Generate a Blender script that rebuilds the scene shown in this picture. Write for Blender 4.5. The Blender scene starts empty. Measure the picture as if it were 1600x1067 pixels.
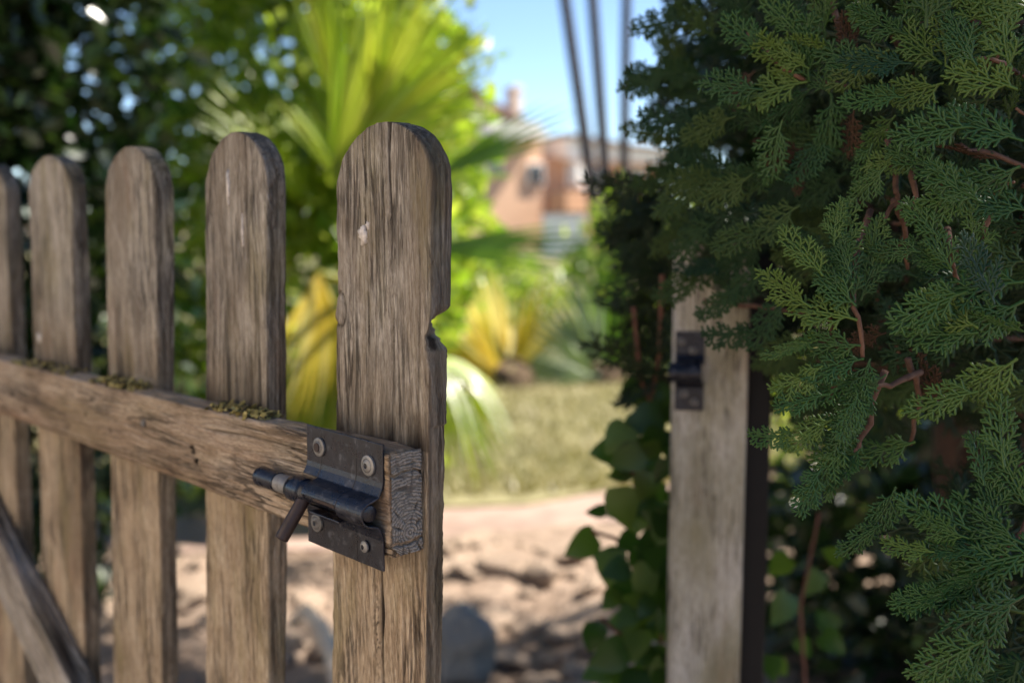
import bpy, math, random
import numpy as np
from mathutils import Vector, Matrix, Euler

# ------------------------------------------------------------------ camera, sky, sun, exposure
scene = bpy.context.scene
COL = scene.collection
FPX = 1600.0                      # focal length in photo pixels (36 mm lens on 36 mm sensor)
PITCH = math.atan(183.5 / FPX)
CAMZ = 1.0
cam_data = bpy.data.cameras.new('camera')
cam = bpy.data.objects.new('camera', cam_data)
COL.objects.link(cam)
cam.location = (0, 0, CAMZ)
cam.rotation_euler = (math.pi / 2 - PITCH, 0, 0)
cam_data.sensor_width = 36.0
cam_data.lens = 36.0
cam_data.clip_start = 0.02
cam_data.clip_end = 4000
cam_data.dof.use_dof = True
cam_data.dof.focus_distance = 0.575
cam_data.dof.aperture_fstop = 4.4
scene.camera = cam

SUN_EL = math.radians(47)
SUN_AZ = math.radians(76)         # clockwise from +Y (the view direction) towards +X
world = bpy.data.worlds.new('World')
scene.world = world
world.use_nodes = True
wn = world.node_tree
bg = wn.nodes['Background']
sky = wn.nodes.new('ShaderNodeTexSky')
sky.sky_type = 'NISHITA'
sky.sun_disc = False
sky.sun_elevation = SUN_EL
sky.sun_rotation = SUN_AZ
sky.air_density = 1.0
sky.dust_density = 0.0
sky.altitude = 2500
sky.ozone_density = 2.2
wn.links.new(sky.outputs[0], bg.inputs[0])
bg.inputs[1].default_value = 0.085

sun_d = bpy.data.lights.new('sun', 'SUN')
sun_d.energy = 5.0
sun_d.angle = math.radians(0.55)
sun_d.color = (1.0, 0.93, 0.82)
sun = bpy.data.objects.new('sun', sun_d)
COL.objects.link(sun)
TO_SUN = Vector((math.sin(SUN_AZ) * math.cos(SUN_EL), math.cos(SUN_AZ) * math.cos(SUN_EL), math.sin(SUN_EL)))
sun.rotation_euler = TO_SUN.to_track_quat('Z', 'Y').to_euler()
sun.location = (6, 6, 12)

scene.view_settings.view_transform = 'Standard'
scene.view_settings.look = 'None'
scene.view_settings.gamma = 1.0
scene.view_settings.exposure = 1.62
scene.render.engine = 'CYCLES'
scene.cycles.use_denoising = True
scene.cycles.max_bounces = 8
scene.cycles.transparent_max_bounces = 8

random.seed(7)
rng = np.random.default_rng(11)

# ------------------------------------------------------------------ helpers
FWD = Vector((0, math.cos(PITCH), -math.sin(PITCH)))
UPV = Vector((0, math.sin(PITCH), math.cos(PITCH)))
RGT = Vector((1, 0, 0))
CAM = Vector((0, 0, CAMZ))


def ray(px, py):
    return FWD + RGT * ((px - 800) / FPX) + UPV * ((533.5 - py) / FPX)


def at(px, py, y):                # point on the pixel's ray at world distance y
    r = ray(px, py)
    return CAM + r * (y / r.y)


def on_ground(px, py, z=0.0):
    r = ray(px, py)
    return CAM + r * ((z - CAMZ) / r.z)


def tag(o, label=None, cat=None, group=None, kind=None):
    if label: o['label'] = label
    if cat: o['category'] = cat
    if group: o['group'] = group
    if kind: o['kind'] = kind
    return o


def empty(name, loc=(0, 0, 0), rz=0.0):
    o = bpy.data.objects.new(name, None)
    o.empty_display_size = 0.05
    COL.objects.link(o)
    o.location = loc
    o.rotation_euler = (0, 0, rz)
    return o


def link(name, me, mat=None, parent=None, smooth=True):
    o = bpy.data.objects.new(name, me)
    COL.objects.link(o)
    if mat is not None and len(me.materials) == 0:
        me.materials.append(mat)
    if parent is not None:
        o.parent = parent
    if smooth:
        me.shade_smooth()
    return o


def np_mesh(name, V, F, tint=None):
    """V (n,3), F (m,3|4) numpy -> mesh, fast; tint = per vertex float attribute"""
    V = np.asarray(V, np.float32); F = np.asarray(F, np.int32)
    me = bpy.data.meshes.new(name)
    k = F.shape[1]
    me.vertices.add(len(V)); me.vertices.foreach_set('co', V.ravel())
    me.loops.add(F.size); me.loops.foreach_set('vertex_index', F.ravel())
    me.polygons.add(len(F))
    me.polygons.foreach_set('loop_start', np.arange(0, F.size, k, dtype=np.int32))
    if tint is not None:
        a = me.attributes.new('tint', 'FLOAT', 'POINT')
        a.data.foreach_set('value', np.asarray(tint, np.float32))
    me.update(calc_edges=True)
    me.validate()
    return me


def py_mesh(name, V, F):
    me = bpy.data.meshes.new(name)
    me.from_pydata([tuple(v) for v in V], [], F)
    me.update()
    return me


class MB:
    """collects shapes for ONE mesh"""
    def __init__(s):
        s.V = []; s.F = []

    def add(s, V, F):
        n = len(s.V)
        s.V += [Vector(v) for v in V]
        s.F += [tuple(i + n for i in f) for f in F]

    def box(s, lo, hi, M=None):
        (x0, y0, z0), (x1, y1, z1) = lo, hi
        V = [Vector(v) for v in ((x0,y0,z0),(x1,y0,z0),(x1,y1,z0),(x0,y1,z0),(x0,y0,z1),(x1,y0,z1),(x1,y1,z1),(x0,y1,z1))]
        if M is not None: V = [M @ v for v in V]
        s.add(V, [(0,3,2,1),(4,5,6,7),(0,1,5,4),(1,2,6,5),(2,3,7,6),(3,0,4,7)])

    def tube(s, pts, radii, n=10, cap=True):
        pts = [Vector(p) for p in pts]
        rings = []
        prev = None
        for i, p in enumerate(pts):
            t = (pts[min(i + 1, len(pts) - 1)] - pts[max(i - 1, 0)]).normalized()
            if prev is None:
                a = t.orthogonal().normalized()
            else:
                a = (prev - t * prev.dot(t)).normalized()
            prev = a
            b = t.cross(a)
            r = radii[i] if hasattr(radii, '__len__') else radii
            rings.append([p + (a * math.cos(2*math.pi*k/n) + b * math.sin(2*math.pi*k/n)) * r for k in range(n)])
        V = [v for r_ in rings for v in r_]
        F = []
        for i in range(len(pts) - 1):
            for k in range(n):
                k2 = (k + 1) % n
                F.append((i*n+k, i*n+k2, (i+1)*n+k2, (i+1)*n+k))
        if cap:
            F.append(tuple(range(n - 1, -1, -1)))
            F.append(tuple((len(pts)-1)*n + k for k in range(n)))
        s.add(V, F)

    def sheet(s, prof, x0, x1, th):
        """profile (y,z) points swept along x as a sheet of thickness th"""
        n = len(prof)
        P = [Vector((0, y, z)) for y, z in prof]
        N = []
        for i in range(n):
            t = (P[min(i+1, n-1)] - P[max(i-1, 0)]).normalized()
            N.append(Vector((0, -t.z, t.y)))
        V = []
        for x in (x0, x1):
            for i in range(n): V.append(P[i] + Vector((x, 0, 0)))
            for i in range(n): V.append(P[i] - N[i] * th + Vector((x, 0, 0)))
        F = []
        m = 2 * n
        for i in range(n - 1):
            F.append((i, i+1, m+i+1, m+i))
            F.append((n+i+1, n+i, m+n+i, m+n+i+1))
            F.append((i+1, i, n+i, n+i+1))
            F.append((m+i, m+i+1, m+n+i+1, m+n+i))
        F.append((0, m, m+n, n)); F.append((n-1, 2*n-1, m+2*n-1, m+n-1))
        s.add(V, F)

    def build(s, name, mat, parent=None, smooth=False, bevel=0.0):
        me = py_mesh(name, s.V, s.F)
        o = link(name, me, mat, parent, smooth)
        if bevel:
            m = o.modifiers.new('bevel', 'BEVEL'); m.width = bevel; m.segments = 2
            m.limit_method = 'ANGLE'; m.angle_limit = math.radians(40)
            m.harden_normals = False
        return o


# value noise in numpy
def _h(ix, iy, iz, seed):
    n = (ix * 374761393 + iy * 668265263 + iz * 1274126177 + seed * 974634777) & 0xFFFFFFFF
    n = ((n ^ (n >> 13)) * 1274126177) & 0xFFFFFFFF
    n = n ^ (n >> 16)
    return (n & 0xFFFF) / 32767.5 - 1.0


def vnoise(x, y, z, seed=0):
    x, y, z = np.broadcast_arrays(np.asarray(x, float), np.asarray(y, float), np.asarray(z, float))
    ix, iy, iz = [np.floor(v).astype(np.int64) for v in (x, y, z)]
    fx, fy, fz = x - ix, y - iy, z - iz
    fx, fy, fz = [f * f * (3 - 2 * f) for f in (fx, fy, fz)]
    r = 0
    for dx in (0, 1):
        for dy in (0, 1):
            for dz in (0, 1):
                w = (fx if dx else 1 - fx) * (fy if dy else 1 - fy) * (fz if dz else 1 - fz)
                r = r + w * _h(ix + dx, iy + dy, iz + dz, seed)
    return r


# ------------------------------------------------------------------ materials
def new_mat(name):
    m = bpy.data.materials.new(name)
    m.use_nodes = True
    nt = m.node_tree
    return m, nt, nt.nodes['Principled BSDF']


def N(nt, t, **kw):
    n = nt.nodes.new(t)
    for k, v in kw.items():
        setattr(n, k, v)
    return n


def ramp(nt, fac, stops):
    r = N(nt, 'ShaderNodeValToRGB')
    el = r.color_ramp.elements
    while len(el) < len(stops): el.new(0.5)
    for e, (p, c) in zip(el, stops):
        e.position = p
        e.color = (*c, 1) if len(c) == 3 else c
    nt.links.new(fac, r.inputs[0])
    return r.outputs[0]


def noise(nt, vec, scale, detail=4, rough=0.55, dist=0.0):
    n = N(nt, 'ShaderNodeTexNoise')
    n.inputs['Scale'].default_value = scale
    n.inputs['Detail'].default_value = detail
    n.inputs['Roughness'].default_value = rough
    n.inputs['Distortion'].default_value = dist
    if vec is not None: nt.links.new(vec, n.inputs['Vector'])
    return n.outputs['Fac']


def mapping(nt, vec, scale, rot=(0, 0, 0), loc=(0, 0, 0)):
    m = N(nt, 'ShaderNodeMapping')
    m.inputs['Scale'].default_value = scale
    m.inputs['Rotation'].default_value = rot
    m.inputs['Location'].default_value = loc
    nt.links.new(vec, m.inputs['Vector'])
    return m.outputs[0]


def mix(nt, fac, a, b, mode='MIX'):
    m = N(nt, 'ShaderNodeMix', data_type='RGBA', blend_type=mode)
    for i, v in ((0, fac), (6, a), (7, b)):
        if isinstance(v, (int, float)): m.inputs[i].default_value = v
        elif isinstance(v, tuple): m.inputs[i].default_value = (*v, 1)
        else: nt.links.new(v, m.inputs[i])
    return m.outputs[2]


def mth(nt, op, a, b=None, c=None):
    m = N(nt, 'ShaderNodeMath', operation=op)
    for i, v in enumerate((a, b, c)):
        if v is None: continue
        if isinstance(v, (int, float)): m.inputs[i].default_value = v
        else: nt.links.new(v, m.inputs[i])
    return m.outputs[0]


def bump(nt, h, strength, dist, bsdf):
    b = N(nt, 'ShaderNodeBump')
    b.inputs['Strength'].default_value = strength
    b.inputs['Distance'].default_value = dist
    nt.links.new(h, b.inputs['Height'])
    nt.links.new(b.outputs[0], bsdf.inputs['Normal'])


def wood_mat(name, along, greys, browns, brown_z=None, green=0.45, fine=1.0):
    """weathered softwood; along = rotation of the grain axis, brown_z = (z_low, z_high) below which the wood is browner"""
    m, nt, b = new_mat(name)
    tc = N(nt, 'ShaderNodeTexCoord').outputs['Object']
    oi = N(nt, 'ShaderNodeObjectInfo').outputs['Random']
    off = N(nt, 'ShaderNodeVectorMath', operation='SCALE')
    comb = N(nt, 'ShaderNodeCombineXYZ')
    for i in range(3): nt.links.new(oi, comb.inputs[i])
    nt.links.new(comb.outputs[0], off.inputs[0]); off.inputs['Scale'].default_value = 3.7
    add = N(nt, 'ShaderNodeVectorMath', operation='ADD')
    nt.links.new(tc, add.inputs[0]); nt.links.new(off.outputs[0], add.inputs[1])
    v = mapping(nt, add.outputs[0], (1, 1, 1), along)
    sv = N(nt, 'ShaderNodeSeparateXYZ'); nt.links.new(v, sv.inputs[0])
    # growth rings: bands across the board bent by slow noise -> cathedral figure
    warp = noise(nt, mapping(nt, v, (11, 11, 3.4)), 1.0, 3, 0.5, 0.3)
    across = mth(nt, 'ADD', mth(nt, 'ADD', sv.outputs[0], mth(nt, 'MULTIPLY', sv.outputs[1], 0.8)), mth(nt, 'MULTIPLY', warp, 0.085))
    ring = mth(nt, 'FRACT', mth(nt, 'MULTIPLY', across, 210))
    ringd = ramp(nt, ring, [(0.0, (0.1,) * 3), (0.55, (0.45,) * 3), (0.86, (1, 1, 1)), (1.0, (0.1,) * 3)])
    g1 = noise(nt, mapping(nt, v, (360, 360, 32)), 1.0, 7, 0.75, 1.0)        # fine grain
    g3 = noise(nt, mapping(nt, v, (1000, 1000, 150)), 1.0, 3, 0.65, 0.4)      # fibres
    blot = noise(nt, mapping(nt, v, (48, 48, 26)), 1.0, 7, 0.66, 0.6)
    big = noise(nt, mapping(nt, v, (14, 14, 6)), 1.0, 4, 0.55, 0.4)
    crk = mth(nt, 'ABSOLUTE', mth(nt, 'SUBTRACT', noise(nt, mapping(nt, v, (120, 120, 7), loc=(3, 5, 1)), 1.0, 4, 0.6, 1.0), 0.5))
    crack = ramp(nt, crk, [(0.0, (1, 1, 1)), (0.018, (0.85,) * 3), (0.04, (0, 0, 0))])
    crack = mth(nt, 'MULTIPLY', crack, ramp(nt, noise(nt, mapping(nt, v, (30, 30, 12), loc=(7, 1, 2)), 1.0, 3), [(0.42, (0, 0, 0)), (0.6, (1, 1, 1))]))
    tone = mth(nt, 'ADD', mth(nt, 'MULTIPLY', g1, 0.62), mth(nt, 'MULTIPLY', blot, 0.38))
    cg = ramp(nt, tone, [(0.34, greys[0]), (0.5, greys[1]), (0.66, greys[2])])
    cb = ramp(nt, tone, [(0.34, browns[0]), (0.5, browns[1]), (0.66, browns[2])])
    if brown_z is not None:
        sp = N(nt, 'ShaderNodeSeparateXYZ'); nt.links.new(tc, sp.inputs[0])
        mr = N(nt, 'ShaderNodeMapRange', interpolation_type='SMOOTHSTEP')
        zz = mth(nt, 'ADD', sp.outputs[2], mth(nt, 'MULTIPLY', mth(nt, 'SUBTRACT', big, 0.5), 0.22))
        nt.links.new(zz, mr.inputs[0])
        mr.inputs[1].default_value = brown_z[0]; mr.inputs[2].default_value = brown_z[1]
        f = mr.outputs[0]
    else:
        f = ramp(nt, big, [(0.38, (0, 0, 0)), (0.62, (1, 1, 1))])
    c = mix(nt, f, cb, cg)
    dark = tuple(x * 0.42 for x in browns[0])
    c = mix(nt, mth(nt, 'MULTIPLY', ringd, 0.34), c, dark)
    c = mix(nt, ramp(nt, g3, [(0.34, (0.5,) * 3), (0.5, (0, 0, 0))]), c, dark)
    c = mix(nt, ramp(nt, g3, [(0.58, (0, 0, 0)), (0.74, (0.4,) * 3)]), c, tuple(min(.75, x * 1.25) for x in greys[2]))
    # broad stains
    c = mix(nt, ramp(nt, big, [(0.36, (0.62,) * 3), (0.52, (0, 0, 0))]), c, tuple(x * 0.55 for x in browns[0]))
    alg = ramp(nt, noise(nt, mapping(nt, v, (34, 34, 9), loc=(4, 2, 7)), 1.0, 5, 0.6), [(0.5, (0, 0, 0)), (0.72, (green,) * 3)])
    c = mix(nt, alg, c, (0.20, 0.17, 0.06))
    red = ramp(nt, noise(nt, mapping(nt, v, (26, 26, 6), loc=(1, 8, 3)), 1.0, 4, 0.6), [(0.56, (0, 0, 0)), (0.72, (0.35,) * 3)])
    c = mix(nt, red, c, (0.25, 0.13, 0.08))
    c = mix(nt, mth(nt, 'MULTIPLY', crack, 0.75), c, (0.025, 0.019, 0.013))
    # dirt in cracks and joints, plus painted side shade (stored on the mesh)
    at_ = N(nt, 'ShaderNodeAttribute', attribute_name='tint').outputs['Fac']
    st = mth(nt, 'MULTIPLY', at_, mth(nt, 'ADD', 0.55, mth(nt, 'MULTIPLY', g1, 0.9)))
    st = mth(nt, 'MINIMUM', mth(nt, 'MAXIMUM', st, 0.0), 1.0)
    c = mix(nt, st, c, (0.022, 0.015, 0.010))
    nt.links.new(c, b.inputs['Base Color'])
    b.inputs['Roughness'].default_value = 0.8
    b.inputs['Specular IOR Level'].default_value = 0.25
    h = mth(nt, 'ADD', mth(nt, 'MULTIPLY', g1, 1.0), mth(nt, 'ADD', mth(nt, 'MULTIPLY', g3, 0.5), mth(nt, 'MULTIPLY', ringd, -0.35)))
    h = mth(nt, 'SUBTRACT', h, mth(nt, 'MULTIPLY', crack, 1.2))
    bump(nt, h, 1.0 * fine, 0.0016, b)
    return m


def leaf_mat(name, c0, c1, c2, trans=0.4, tcol=None, rough=0.45, spec=0.4, use_attr=True, tmul=1.6):
    m, nt, b = new_mat(name)
    if use_attr:
        f = N(nt, 'ShaderNodeAttribute', attribute_name='tint').outputs['Fac']
    else:
        f = N(nt, 'ShaderNodeObjectInfo').outputs['Random']
    c = ramp(nt, f, [(0.0, c0), (0.5, c1), (1.0, c2)])
    nt.links.new(c, b.inputs['Base Color'])
    b.inputs['Roughness'].default_value = rough
    b.inputs['Specular IOR Level'].default_value = spec
    tr = N(nt, 'ShaderNodeBsdfTranslucent')
    tc = mix(nt, 1.0, c, tcol or (tmul, tmul * 1.1, tmul * 0.5), 'MULTIPLY')
    nt.links.new(tc, tr.inputs[0])
    ms = N(nt, 'ShaderNodeMixShader'); ms.inputs[0].default_value = trans
    nt.links.new(b.outputs[0], ms.inputs[1]); nt.links.new(tr.outputs[0], ms.inputs[2])
    nt.links.new(ms.outputs[0], nt.nodes['Material Output'].inputs[0])
    return m


def plain_mat(name, col, rough=0.7, spec=0.3, metal=0.0, var=0.25, vscale=6.0, bmp=0.0, bdist=0.01):
    m, nt, b = new_mat(name)
    tc = N(nt, 'ShaderNodeTexCoord').outputs['Object']
    n = noise(nt, tc, vscale, 6, 0.6)
    lo = tuple(x * (1 - var) for x in col); hi = tuple(min(1, x * (1 + var)) for x in col)
    c = ramp(nt, n, [(0.3, lo), (0.7, hi)])
    nt.links.new(c, b.inputs['Base Color'])
    b.inputs['Roughness'].default_value = rough
    b.inputs['Specular IOR Level'].default_value = spec
    b.inputs['Metallic'].default_value = metal
    if bmp: bump(nt, n, bmp, bdist, b)
    return m


def metal_mat(name, base, wear, rough=0.5):
    m, nt, b = new_mat(name)
    tc = N(nt, 'ShaderNodeTexCoord').outputs['Object']
    n1 = noise(nt, tc, 160, 6, 0.65)
    n2 = noise(nt, tc, 45, 5, 0.6)
    n3 = noise(nt, tc, 900, 3, 0.6)
    c = ramp(nt, n2, [(0.3, tuple(x * 0.6 for x in base)), (0.7, tuple(x * 1.5 for x in base))])
    c = mix(nt, ramp(nt, n1, [(0.56, (0, 0, 0)), (0.70, (0.8,) * 3)]), c, wear)
    c = mix(nt, ramp(nt, noise(nt, tc, 70, 6, 0.7), [(0.62, (0, 0, 0)), (0.74, (0.5,) * 3)]), c, (0.05, 0.026, 0.018))
    nt.links.new(c, b.inputs['Base Color'])
    b.inputs['Metallic'].default_value = 0.35
    nt.links.new(ramp(nt, n1, [(0.3, (rough - .1,) * 3), (0.7, (rough + .2,) * 3)]), b.inputs['Roughness'])
    bump(nt, mth(nt, 'ADD', n1, mth(nt, 'MULTIPLY', n3, .5)), 0.35, 0.0006, b)
    return m


GREYS = [(0.135, 0.118, 0.096), (0.33, 0.297, 0.250), (0.58, 0.54, 0.475)]
BROWNS = [(0.19, 0.130, 0.077), (0.43, 0.328, 0.222), (0.64, 0.535, 0.40)]
M_PICKET = wood_mat('weathered_picket_wood', (0, 0, 0), GREYS, BROWNS, brown_z=(0.78, 0.98))
M_RAIL = wood_mat('weathered_rail_wood', (0, math.pi / 2, 0), [(0.16, 0.122, 0.088), (0.35, 0.28, 0.21), (0.54, 0.455, 0.36)],
                  [(0.18, 0.12, 0.072), (0.39, 0.28, 0.185), (0.58, 0.455, 0.32)], green=0.2)
M_POST = wood_mat('pale_post_wood', (0, 0, 0), [(0.34, 0.31, 0.285), (0.55, 0.515, 0.475), (0.66, 0.625, 0.585)],
                  [(0.32, 0.29, 0.20), (0.48, 0.445, 0.33), (0.60, 0.565, 0.46)], green=0.3, fine=0.6)
M_ENDG = None
M_IRON = metal_mat('black_painted_iron', (0.008, 0.010, 0.018), (0.085, 0.088, 0.105), 0.28)
M_RUST = metal_mat('rusty_dark_iron', (0.024, 0.014, 0.014), (0.06, 0.035, 0.03), 0.45)
M_ZINC = metal_mat('dull_zinc', (0.17, 0.165, 0.16), (0.06, 0.05, 0.045), 0.45)

# ------------------------------------------------------------------ the setting: ground, lawn, path
def ground_mat(name, cols, scale, bmp, bd):
    m, nt, b = new_mat(name)
    tc = N(nt, 'ShaderNodeTexCoord').outputs['Object']
    n1 = noise(nt, tc, scale, 8, 0.65, 0.3)
    n2 = noise(nt, tc, scale * 7, 5, 0.6)
    c = ramp(nt, n1, [(0.3, cols[0]), (0.5, cols[1]), (0.68, cols[2])])
    c = mix(nt, ramp(nt, n2, [(0.35, (0.5,) * 3), (0.55, (0, 0, 0))]), c, cols[0])
    nt.links.new(c, b.inputs['Base Color'])
    b.inputs['Roughness'].default_value = 0.95
    b.inputs['Specular IOR Level'].default_value = 0.1
    bump(nt, mth(nt, 'ADD', n1, mth(nt, 'MULTIPLY', n2, 0.4)), bmp, bd, b)
    return m


M_EARTH = ground_mat('dry_pinkish_earth', [(0.14, 0.098, 0.072), (0.28, 0.205, 0.155), (0.38, 0.295, 0.23)], 2.3, 0.9, 0.05)
M_LAWN = ground_mat('dry_lawn', [(0.115, 0.107, 0.05), (0.205, 0.185, 0.095), (0.285, 0.25, 0.145)], 1.3, 0.8, 0.03)
M_PATH = ground_mat('pinkish_path', [(0.22, 0.155, 0.125), (0.33, 0.235, 0.195), (0.40, 0.295, 0.245)], 1.8, 0.4, 0.02)

# ground: one sheet, finely uneven near the gate, reaching the horizon
def ground_height(x, y):
    near = np.exp(-((x - 0.3) ** 2 / 7 + (y - 2.3) ** 2 / 1.1))
    return 0.05 * near * vnoise(x * 3.1, y * 3.1, 0, 5) + 0.03 * near * vnoise(x * 8, y * 8, 0, 6)

gx = np.concatenate([[-1500, -300, -60, -15], np.linspace(-4, 4, 81), [15, 60, 300, 1500]])
gy = np.concatenate([[-300, -40, -8], np.linspace(-1, 5, 61), [8, 15, 40, 120, 400, 1500]])
GX, GY = np.meshgrid(gx, gy)
GZ = ground_height(GX, GY)
nV = np.stack([GX.ravel(), GY.ravel(), GZ.ravel()], 1)
w = len(gx)
idx = np.arange(len(gx) * len(gy)).reshape(len(gy), w)
nF = np.stack([idx[:-1, :-1].ravel(), idx[:-1, 1:].ravel(), idx[1:, 1:].ravel(), idx[1:, :-1].ravel()], 1)
tag(link('ground', np_mesh('ground', nV, nF), M_EARTH), kind='structure')


def strip(name, pts, z, mat, thick=0.0):
    mb = MB()
    n = len(pts)
    if thick:
        mb.add([(x, y, z) for x, y in pts] + [(x, y, z - thick) for x, y in pts],
               [tuple(range(n))] + [(i, n + i, n + (i + 1) % n, (i + 1) % n) for i in range(n)])
    else:
        mb.add([(x, y, z) for x, y in pts], [tuple(range(n))])
    return tag(mb.build(name, mat), kind='structure')

strip('path', [(-9, 2.95), (-1, 3.0), (0.1, 3.12), (1.2, 3.42), (9, 3.9), (9, 5), (0.1, 3.75), (-1, 3.7), (-9, 3.7)], 0.014, M_PATH, 0.03)
strip('lawn', [(-30, 3.35), (-1, 3.4), (0.05, 3.52), (0.7, 3.95), (4, 4.6), (30, 6), (30, 60), (-30, 60)], 0.022, M_LAWN, 0.03)

# short dry grass on the lawn
def grass(n, name, mat, fx, fy, h0, h1, z):
    x = fx(n); y = fy(n, x)
    a = rng.uniform(0, 2 * np.pi, n); hh = rng.uniform(h0, h1, n); wd = 0.004 + 0.006 * rng.random(n)
    lx = rng.normal(0, 0.4, n) * hh; ly = rng.normal(0, 0.4, n) * hh
    V = np.zeros((n, 3, 3))
    V[:, 0] = np.stack([x - np.cos(a) * wd, y - np.sin(a) * wd, np.full(n, z)], 1)
    V[:, 1] = np.stack([x + np.cos(a) * wd, y + np.sin(a) * wd, np.full(n, z)], 1)
    V[:, 2] = np.stack([x + lx, y + ly, z + hh], 1)
    F = np.arange(n * 3).reshape(n, 3)
    return np_mesh(name, V.reshape(-1, 3), F, np.repeat(rng.random(n), 3))

M_GRASS = leaf_mat('dry_grass_blades', (0.29, 0.235, 0.125), (0.24, 0.20, 0.095), (0.17, 0.155, 0.065), 0.2)
gm = grass(26000, 'grass', M_GRASS, lambda n: rng.uniform(-2.2, 3.2, n), lambda n, x: 3.62 + 0.32 * np.maximum(x, 0) + 4.2 * rng.random(n) ** 1.3, 0.015, 0.05, 0.02)
tag(link('grass', gm, M_GRASS), 'short dry grass growing on the sunlit lawn behind the gate', 'grass', kind='stuff')

# bounce wall added out of view on the left, to throw light on the gate
M_BOUNCE = plain_mat('cream_bounce_render', (0.72, 0.62, 0.49), 0.9, 0.1, var=.08, vscale=2)
mb = MB(); mb.box((-0.12, -3.2, -0.1), (0.12, 2.2, 3.0)); mb.box((-0.17, -3.25, 3.0), (0.17, 2.25, 3.08))
bounce_obj = mb.build('bounce_wall', M_BOUNCE, bevel=.01); bounce_obj.location = (-2.6, -1.6, 0)
tag(bounce_obj, 'cream bounce wall added out of view to light the gate', 'wall')

# ------------------------------------------------------------------ the gate
TH = math.radians(44.6)
G_U = Vector((-math.sin(TH), math.cos(TH), 0))      # along the gate, away from its free end
G_N = Vector((-math.cos(TH), -math.sin(TH), 0))     # out of the gate's front
G_O = at(673, 470, 0.5625); G_O.z = 0.0
gate = empty('garden_gate', G_O, math.pi / 2 + TH)
tag(gate, 'weathered wooden picket gate standing open with black sliding bolt', 'gate')


def gp(px, py, b=0.0):
    """photo pixel -> (a, z) on the gate plane lying b in front of the pickets' face"""
    r = ray(px, py)
    t = (b - (CAM - G_O).dot(G_N)) / r.dot(G_N)
    P = CAM + r * t
    return (P - G_O).dot(G_U), P.z

RAIL_T = 0.0233
PIK_T = 0.0152


def lerp(a, b, t): return a + (b - a) * t


def ring_params(nf, ns, nb):
    """points round a board's section as (edge, t): edge 0 front, 1 far side, 2 back, 3 near side"""
    return [(0, nf), (1, ns), (2, nb), (3, ns)]


def loft_board(name, rows, mat, parent, nf=40, ns=8, nb=6, r=0.003, disp=None, tint=None, smooth=True, axis='z'):
    """rows: list of (pos, [FL, FR, BR, BL]) with corners as (a,b); pos runs along the board.
    Corners are rounded by r. disp(a,b,p,nx,ny)->offset along outward section normal. axis z: (a,b,pos); axis x: corners are (b,z)."""
    nR = len(rows)
    C = np.array([[c for c in q] for _, q in rows])           # nR,4,2
    P = np.array([p for p, _ in rows])
    pts = []; nrm = []
    segs = [nf, ns, nb, ns]
    cen = C.mean(1)
    for e in range(4):
        A = C[:, e]; B = C[:, (e + 1) % 4]
        d = B - A
        L = np.linalg.norm(d, axis=1, keepdims=True) + 1e-9
        u = d / L
        nn = np.stack([u[:, 1], -u[:, 0]], 1)
        # outward check
        mid = (A + B) / 2 - cen
        sgn = np.sign((nn * mid).sum(1, keepdims=True)); sgn[sgn == 0] = 1
        nn = nn * sgn
        rr = np.minimum(r, L * 0.3)
        k = segs[e]
        for j in range(k + 1):
            t = j / k
            s = rr + (L - 2 * rr) * t
            pts.append(A + u * s); nrm.append(nn)
        # corner point between this edge and the next
        Bn = C[:, (e + 2) % 4]; d2 = Bn - B
        u2 = d2 / (np.linalg.norm(d2, axis=1, keepdims=True) + 1e-9)
        pts.append(B + (u2 - u) * rr * 0.293)
        n2 = (u - u2); n2 /= (np.linalg.norm(n2, axis=1, keepdims=True) + 1e-9)
        nrm.append(n2)
    S = np.stack(pts, 1); NN = np.stack(nrm, 1)               # nR, K, 2
    K = S.shape[1]
    PP = np.repeat(P[:, None], K, 1)
    if disp is not None:
        S = S + NN * disp(S[..., 0], S[..., 1], PP, NN[..., 0], NN[..., 1])[..., None]
    if axis == 'z':
        V = np.stack([S[..., 0], S[..., 1], PP], 2)
    else:
        V = np.stack([PP, S[..., 0], S[..., 1]], 2)
    V = V.reshape(-1, 3)
    ii = np.arange(nR * K).reshape(nR, K)
    a = ii[:-1]; b_ = ii[1:]
    F = np.stack([a.ravel(), np.roll(a, -1, 1).ravel(), np.roll(b_, -1, 1).ravel(), b_.ravel()], 1)
    # end caps as fans
    Vc = np.concatenate([V, V[ii[0]].mean(0)[None], V[ii[-1]].mean(0)[None]])
    c0, c1 = len(V), len(V) + 1
    fan0 = np.stack([np.full(K, c0), np.roll(ii[0], -1), ii[0], ii[0]], 1)
    fan1 = np.stack([np.full(K, c1), ii[-1], np.roll(ii[-1], -1), np.roll(ii[-1], -1)], 1)
    tri = np.concatenate([fan0[:, :3], fan1[:, :3]])
    quads = F
    # one index list of tris keeps it simple
    T = np.concatenate([quads[:, [0, 1, 2]], quads[:, [0, 2, 3]], tri])
    tv = None
    if tint is not None:
        tv = np.concatenate([tint(S[..., 0], S[..., 1], PP, NN[..., 0], NN[..., 1]).ravel(), [0, 0]])
    else:
        tv = np.zeros(len(Vc))
    # orient outward
    p0, p1, p2 = Vc[T[:, 0]], Vc[T[:, 1]], Vc[T[:, 2]]
    nrm_ = np.cross(p1 - p0, p2 - p0)
    ctr = Vc.mean(0)
    rad = (p0 + p1 + p2) / 3 - ctr
    ax = 2 if axis == 'z' else 0
    mid_rad = rad.copy(); mid_rad[:, ax] = 0
    sg = (nrm_[:len(quads) * 2] * mid_rad[:len(quads) * 2]).sum()
    if sg < 0:
        T = T[:, ::-1]
    me = np_mesh(name, Vc, T, tv)
    return link(name, me, mat, parent, smooth)


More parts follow.
